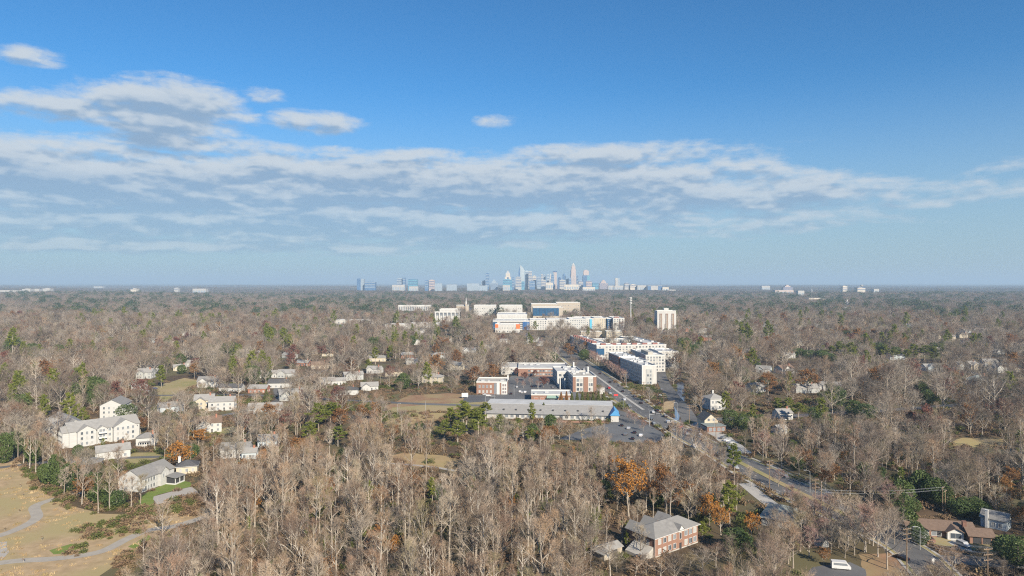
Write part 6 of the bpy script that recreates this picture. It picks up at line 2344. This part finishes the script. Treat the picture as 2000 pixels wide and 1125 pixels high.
    for line, hw_ in LINES:
        ln = np.array(line)
        if ln[:, 0].max() < -60 and ln[:, 1].min() < 330:
            for p in smooth_line(line, 3):
                ok &= np.hypot(x - p[0], y - p[1]) > hw_ - .8
    x, y = x[ok], y[ok]
    n = len(x)
    forest('dead_grass', 'tufts of dead grass over the park field', 'grass', ct, np.stack([x, y, np.full(n, .02)], 1), rng.random(n) * 6.28, .5 + rng.random(n) * .9, rng.integers(0, 3, n))
    # brambles along the park edge
    B = []
    for (a, b, m_) in (((95, 962), (160, 985), 26), ((160, 985), (300, 1003), 60), ((300, 1000), (400, 985), 40), ((110, 975), (130, 990), 14), ((150, 1040), (240, 1020), 30), ((240, 1020), (330, 1005), 34), ((170, 1050), (290, 1030), 30), ((130, 1085), (170, 1065), 8), ((30, 905), (80, 958), 24), ((230, 1100), (330, 1050), 30), ((370, 975), (480, 955), 30)):
        for k in range(m_):
            t = rng.random()
            p = G(a[0] + (b[0] - a[0]) * t + rng.normal() * 6, a[1] + (b[1] - a[1]) * t + rng.normal() * 5)
            B.append((p[0], p[1], 0))
    n = len(B)
    forest('brambles', 'russet brambles along the edge of the park field', 'brambles', cs, B, rng.random(n) * 6.28, .7 + rng.random(n) * .9, np.where(rng.random(n) < .75, rng.integers(0, 3, n), 3 + rng.integers(0, 2, n)))


forests()


# ------------------------------------------------------------------ vehicles
CAR = {}
M_tyre = mat('tyre_rubber', (.02, .02, .02), .9)
M_lamp = mat('headlamp', (.75, .75, .72), .2)
M_tail = mat('tail_lamp', (.35, .02, .02), .3)


def car_paint(c):
    return mat('car_paint_%02d%02d%02d' % tuple(int(v * 99) for v in c), c, .3, metallic=.2, spec=.5)


def profile(pts, y0, y1, inset=0.0):
    n = len(pts)
    return [(x, y0, z) for x, z in pts] + [(x, y1, z) for x, z in pts], [tuple(range(n)), tuple(range(2 * n - 1, n - 1, -1))] + [(i, n + i, n + (i + 1) % n, (i + 1) % n) for i in range(n)]


def make_car(x, y, deg, c, label, group=None, kind='car', z=.05):
    r = thing('parked_car' if 'parked' in label else ('van' if kind == 'van' else 'car'), label, 'van' if kind == 'van' else 'car', (x, y, z), math.radians(deg), group)
    if kind not in CAR:
        if kind == 'van':
            L_, Wd = 5.6, 2.05
            body = [(-2.8, .35), (2.75, .35), (2.8, 1.0), (2.3, 1.3), (1.75, 2.25), (1.3, 2.4), (-2.7, 2.4), (-2.8, 2.2)]
            glass = [(1.9, 1.35), (1.55, 2.1), (-2.3, 2.1), (-2.3, 1.4)]
            wz, wx = .36, 1.75
        elif kind == 'suv':
            body = [(-2.25, .35), (2.2, .35), (2.28, .85), (1.2, 1.05), (.6, 1.65), (-1.9, 1.7), (-2.25, 1.05)]
            glass = [(1.0, 1.08), (.52, 1.56), (-1.8, 1.6), (-2.0, 1.1)]
            Wd, wz, wx = 1.9, .36, 1.4
        else:
            body = [(-2.25, .28), (2.2, .28), (2.25, .70), (1.15, .88), (.45, 1.38), (-1.0, 1.40), (-1.7, .95), (-2.25, .88)]
            glass = [(1.0, .90), (.40, 1.31), (-.95, 1.33), (-1.55, .96)]
            Wd, wz, wx = 1.8, .32, 1.35
        b = MB().add(*profile(body, -Wd / 2, Wd / 2))
        g = MB().add(*profile(glass, -Wd / 2 - .012, -Wd / 2 - .002)).add(*profile(glass, Wd / 2 + .002, Wd / 2 + .012))
        # wind screens
        f0, f1 = (glass[0], glass[1])
        g.add([(f0[0] + .16, -Wd * .42, f0[1]), (f0[0] + .16, Wd * .42, f0[1]), (f1[0] + .16, Wd * .40, f1[1]), (f1[0] + .16, -Wd * .40, f1[1])], [(0, 1, 2, 3)])
        k = MB()
        k.tube([(0, -.11, 0), (0, .11, 0)], [wz, wz], 12).add([(0, 0, 0)], [])
        CAR[kind] = (b, g.mesh('glazing', M_glass), k.mesh('wheel', M_tyre), Wd, wz, wx, body)
    b, g, k, Wd, wz, wx, body = CAR[kind]
    key = (kind, tuple(c))
    if key not in CAR:
        CAR[key] = b.mesh('body', car_paint(c))
    obj('body', CAR[key], r)
    obj('glazing', g, r)
    for sx in (-1, 1):
        for sy in (-1, 1):
            obj('wheel', k, r, (sx * wx, sy * (Wd / 2 - .08), wz))
    xf = body[2][0]
    for sy in (-1, 1):
        obj('headlight', MB().box(xf - .12, xf + .02, sy * Wd * .36 - .15, sy * Wd * .36 + .15, body[2][1] - .22, body[2][1] - .06).mesh('headlight', M_lamp), r)
        obj('tail_light', MB().box(-2.27 if kind != 'van' else -2.82, -2.2, sy * Wd * .38 - .12, sy * Wd * .38 + .12, .75, .92).mesh('tail_light', M_tail), r)
    return r


def vehicles():
    blk, wht, gry, blu, red, slv = (.02, .02, .025), (.75, .75, .75), (.16, .17, .18), (.04, .08, .22), (.35, .03, .03), (.45, .46, .47)
    names = {blk: 'black', wht: 'white', gry: 'dark grey', blu: 'blue', red: 'red', slv: 'silver'}
    x, y = G(1642, 1111)
    make_car(x, y, -12, wht, 'long white passenger van parked on the small lot', kind='van')
    x, y = G(1882, 1067)
    make_car(x, y, -75, slv, 'silver sport utility car parked on the ranch house driveway', kind='suv')
    x, y = G(1761, 1092)
    make_car(x, y, 112, blk, 'black car stopped by the utility pole on the curving road')
    # moving traffic on the main road, by distance along and lane
    ml = np.array(MAIN)
    cars = [(352, -5, blk), (362, 6, gry), (372, -8, wht), (386, 4, blk), (401, 8, slv), (412, -4, blk), (420, 3, red), (432, -9, gry), (447, -5, blk), (455, 7, blk), (470, 3.4, slv), (476, 8.2, blk),
            (492, -7, gry), (506, 5, blk), (520, -3.8, wht), (534, 7.4, blk), (548, -8.6, slv), (560, 4, blk), (575, -4, red), (590, 8, gry), (612, 4.4, blk), (640, -6, wht), (668, 6, blk), (700, -4.6, slv), (735, 5, blk), (315, 7.5, gry), (330, -7.6, slv)]
    for i, (yy, off, c) in enumerate(cars):
        xx = np.interp(yy, ml[:, 1], ml[:, 0])
        x2 = np.interp(yy + 4, ml[:, 1], ml[:, 0])
        a = math.degrees(math.atan2(4, x2 - xx))
        make_car(xx + off, yy, a if off > 0 else a + 180, c, f'{names[c]} car driving on the main road', f'{names[c]} cars on the main road', kind='suv' if i % 3 == 0 else 'car')
    # waiting at the junction
    for i, (px, py, a, c) in enumerate(((1335, 838, 10, blk), (1352, 843, 12, blu), (1366, 846, 15, blk), (1345, 850, 10, gry), (1318, 829, 15, blk), (1308, 826, 14, slv))):
        x, y = G(px, py)
        make_car(x, y, a, c, f'{names[c]} car waiting at the junction by the small shop', f'{names[c]} cars at the junction', kind='suv' if i % 2 else 'car')
    # parked at the offices and behind
    for i, (px, py, a, c) in enumerate(((1016, 766, 80, wht), (1020, 768, 80, slv), (1026, 767, 80, wht), (998, 770, 85, blk), (955, 774, 5, wht), (948, 772, 5, slv), (962, 776, 5, gry),
                                        (1010, 757, 85, slv), (1040, 756, 85, blk), (1080, 758, 88, gry))):
        x, y = G(px, py)
        make_car(x, y, a, c, f'{names[c]} car parked beside the brick offices', f'{names[c]} cars parked at the offices')
    for i, (px, py, a, c) in enumerate(((1215, 832, 70, blk), (1228, 838, 70, slv), (1240, 846, 70, blk), (1252, 852, 70, wht), (1222, 850, 70, gry), (1236, 858, 70, blk))):
        x, y = G(px, py)
        make_car(x, y, a, c, f'{names[c]} car parked beside the long grey-roofed building', f'{names[c]} cars parked at the long building', z=.06)
    for i, (px, py, a, c) in enumerate(((1420, 862, 40, wht), (1428, 866, 40, slv), (1412, 857, 40, gry))):
        x, y = G(px, py)
        make_car(x, y, a, c, f'{names[c]} car parked on the forecourt below the small shop', f'{names[c]} cars on the forecourt', z=.08)
    for i, (px, py, a, c) in enumerate(((222, 826, 40, blk), (232, 829, 40, blu), (302, 760, 10, blu), (288, 766, 5, wht), (1288, 790, 80, blk), (1290, 775, 82, wht), (1292, 762, 82, gry))):
        x, y = G(px, py)
        lab = 'behind the rambling white apartment house' if px < 250 else ('near the lone tall pine' if px < 400 else 'on the street beside the white apartment wing')
        make_car(x, y, a, c, f'{names[c]} car parked {lab}', kind='suv' if i % 2 else 'car', z=.07)


vehicles()


# ------------------------------------------------------------------ poles, lamps, wires, signs
def utility_pole(x, y, h, deg, label, arms=3, group=None):
    r = thing('utility_pole', label, 'utility pole', (x, y, 0), math.radians(deg), group)
    obj('pole', MB().tube([(0, 0, -.3), (0, 0, h)], [.19, .13], 8).mesh('pole', M_wood), r)
    for k in range(arms):
        z = h - .5 - k * 1.55
        ab = MB().box(-1.5, 1.5, -.22, -.10, z, z + .16)
        arm = obj('crossarm', ab.mesh('crossarm', M_wood), r)
        for u in (-1.35, -.6, .6, 1.35):
            obj('insulator', MB().tube([(u, -.16, z + .16), (u, -.16, z + .42)], [.06, .05], 6).mesh('insulator', M_concrete), arm)
    return r


def wires(a, b, label, zoff=(0, -1.55, -3.1), n=3):
    """a, b: (x, y, top z)"""
    mb = MB()
    for zo in zoff:
        for u in (-1.3, .6, 1.3)[:n]:
            pts = []
            for k in range(11):
                t = k / 10
                sag = 4 * 1.2 * t * (1 - t)
                pts.append((a[0] + (b[0] - a[0]) * t + u, a[1] + (b[1] - a[1]) * t, a[2] + zo + (b[2] - a[2]) * t - sag))
            mb.tube(pts, [.018] * 11, 3, cap=False)
    o = obj('overhead_wires', mb.mesh('overhead_wires', M_metal))
    tag(o, label, 'cables')
    return o


def lamp_post(x, y, h, deg, label, group=None):
    r = thing('street_lamp', label, 'street lamp', (x, y, 0), math.radians(deg), group)
    obj('pole', MB().tube([(0, 0, 0), (0, 0, h)], [.11, .07], 8).mesh('pole', M_metal), r)
    arm = obj('arm', MB().tube([(0, 0, h - .1), (.7, 0, h + .25), (1.9, 0, h + .3)], [.05, .05, .05], 6).mesh('arm', M_metal), r)
    obj('lamp_head', MB().box(1.7, 2.5, -.16, .16, h + .2, h + .38).mesh('lamp_head', M_metal), arm)
    return r


def poles():
    spec = [(1771, 1117, 13.8, 15, 'tall wooden utility pole with three crossarms rising from the straw slope'), (1503, 960, 13.5, 20, 'wooden utility pole beside the main road near the driveway'),
            (1592, 1000, 13.0, 10, 'wooden utility pole standing in pinkish bare trees by the road bend'), (1604, 1000, 12.0, 60, 'second utility pole close behind the road-bend pole'),
            (1929, 1165, 14.0, 12, 'utility pole with pale crossarms below the ranch house yard'), (1841, 1000, 10.0, 40, 'thin utility pole behind the ranch house hedge'),
            (1846, 1002, 9.0, 40, 'shorter pole next to the thin pole behind the ranch house')]
    pos = []
    for px, py, h, a, lab in spec:
        x, y = G(px, py)
        utility_pole(x, y, h, a, lab, arms=3 if h > 11 else 1)
        pos.append((x, y, h))
    ml0 = np.array(MAIN)
    prev = None
    for i, yy in enumerate((352, 392, 432, 478, 530, 590)):
        xx = float(np.interp(yy, ml0[:, 1], ml0[:, 0])) + 13.5
        utility_pole(xx, yy, 12.5, 5, 'wooden utility pole in the line along the far side of the main road', 3, 'utility poles along the far side of the main road')
        if prev:
            w_ = wires(prev, (xx, yy, 12.5), 'sagging wires between the poles along the far side of the road')
            w_['group'] = 'wires along the far side of the main road'
        prev = (xx, yy, 12.5)
    wires(pos[1], pos[2], 'sagging wires from the roadside pole to the road-bend pole')
    wires(pos[2], pos[0], 'sagging wires from the road-bend pole to the straw slope pole')
    wires(pos[0], pos[4], 'sagging wires from the straw slope pole past the ranch house yard')
    wires((pos[2][0], pos[2][1], 9), (pos[5][0], pos[5][1], 9.8), 'thin wires crossing in front of the ivy wood', (0, -1.0), 3)
    ml = np.array(MAIN)
    for i, yy in enumerate((372, 395, 425, 452, 480, 515, 550, 590, 640, 700)):
        xx = float(np.interp(yy, ml[:, 1], ml[:, 0]))
        s = 1 if i % 2 else -1
        lamp_post(xx + s * 14, yy, 10, 180 if s > 0 else 0, 'grey street lamp on the kerb of the main road', 'street lamps along the main road')
    x, y = G(1797, 1074)
    lamp_post(x, y, 7.5, 180, 'street lamp before the hedge of the ranch house')
    x, y = G(1582, 962)
    lamp_post(x, y, 9, 150, 'street lamp on the far verge of the shaded road')
    for i, (px, py) in enumerate(((776, 812), (831, 808), (948, 790), (1004, 772), (1052, 764), (966, 792))):
        x, y = G(px, py)
        lamp_post(x, y, 8, 90 * i, 'pale lamp post along the side street and car park', 'lamp posts of the office park')
    # traffic signals at the junction
    for i, (px, py, a) in enumerate(((1322, 842, 200), (1268, 830, 20), (1352, 862, 150))):
        x, y = G(px, py)
        r = thing('traffic_signal', 'grey traffic signal mast at the main junction', 'traffic signal', (x, y, 0), math.radians(a), 'traffic signals at the junction')
        obj('pole', MB().tube([(0, 0, 0), (0, 0, 7)], [.13, .1], 8).mesh('pole', M_metal), r)
        arm = obj('arm', MB().tube([(0, 0, 6.4), (9, 0, 6.9)], [.08, .05], 6).mesh('arm', M_metal), r)
        for u in (4.5, 8.3):
            obj('signal_head', MB().box(u - .2, u + .2, -.2, .2, 5.9, 7.0).mesh('signal_head', M_dark), arm)
    # signs
    for px, py, w, h, z, m, lab in ((908, 778, 5, 3.2, 1.0, M_trim, 'white notice board on the lawn beside the side street'), (1176, 770, 4.0, 5.0, .4, M_trim, 'white pylon sign by the brick office at the road'),
                                    (1203, 774, 3.4, 1.4, .3, M_red, 'red and white sign low on the verge of the main road'), (1822, 1102, .9, 1.2, .6, M_trim, 'small white sign on the traffic island')):
        x, y = G(px, py)
        r = thing('sign', lab, 'sign', (x, y, 0), math.radians(8))
        obj('panel', MB().box(-w / 2, w / 2, -.1, .1, z, z + h).mesh('panel', m), r)
        for u in (-w * .4, w * .4):
            obj('post', MB().box(u - .06, u + .06, .11, .22, 0, z + h * .8).mesh('post', M_metal), r)
    # traffic island
    px_ = [G(1808, 1106), G(1820, 1103), G(1856, 1122), G(1850, 1130), G(1826, 1128)]
    flat_poly('traffic_island', px_, M_dry, .16)
    # posts and people-sized things in the park
    for i, (px, py, h) in enumerate(((82, 1056, 2.4), (46, 1098, 1.6), (9, 1036, 1.2), (37, 1000, 1.3), (45, 968, 1.8), (40, 952, 2.0), (20, 932, 1.5))):
        x, y = G(px, py)
        r = thing('sapling', 'thin staked sapling dotted on the dry park field', 'sapling', (x, y, 0), i, 'saplings in the park')
        mb = MB().tube([(0, 0, 0), (.05, 0, h)], [.06, .03], 5)
        obj('trunk', mb.mesh('trunk', BARK), r)
        obj('crown', shrub_mb(900 + i, .45, 40, .12).mesh('crown', SHRUBM), r, (0, 0, h * .55))


poles()


# ------------------------------------------------------------------ haze: the winter air, a box round camera and scene
def haze():
    m = bpy.data.materials.new('winter_haze')
    m.use_nodes = True
    nt = m.node_tree
    for n in list(nt.nodes):
        if n.type != 'OUTPUT_MATERIAL':
            nt.nodes.remove(n)
    v = nt.nodes.new('ShaderNodeVolumePrincipled')
    v.inputs['Color'].default_value = (.50, .69, .89, 1)
    v.inputs['Density'].default_value = HAZE
    v.inputs['Anisotropy'].default_value = 0.0
    nt.links.new(v.outputs[0], nt.nodes['Material Output'].inputs['Volume'])
    b = MB().box(-47000, 47000, -47000, 47000, -30, 300)
    o = obj('haze', b.mesh('haze', m))
    o['kind'] = 'stuff'
    o['label'] = 'thin bluish winter haze over the whole land'
    o['category'] = 'haze'


HAZE = 0.88e-4
haze()
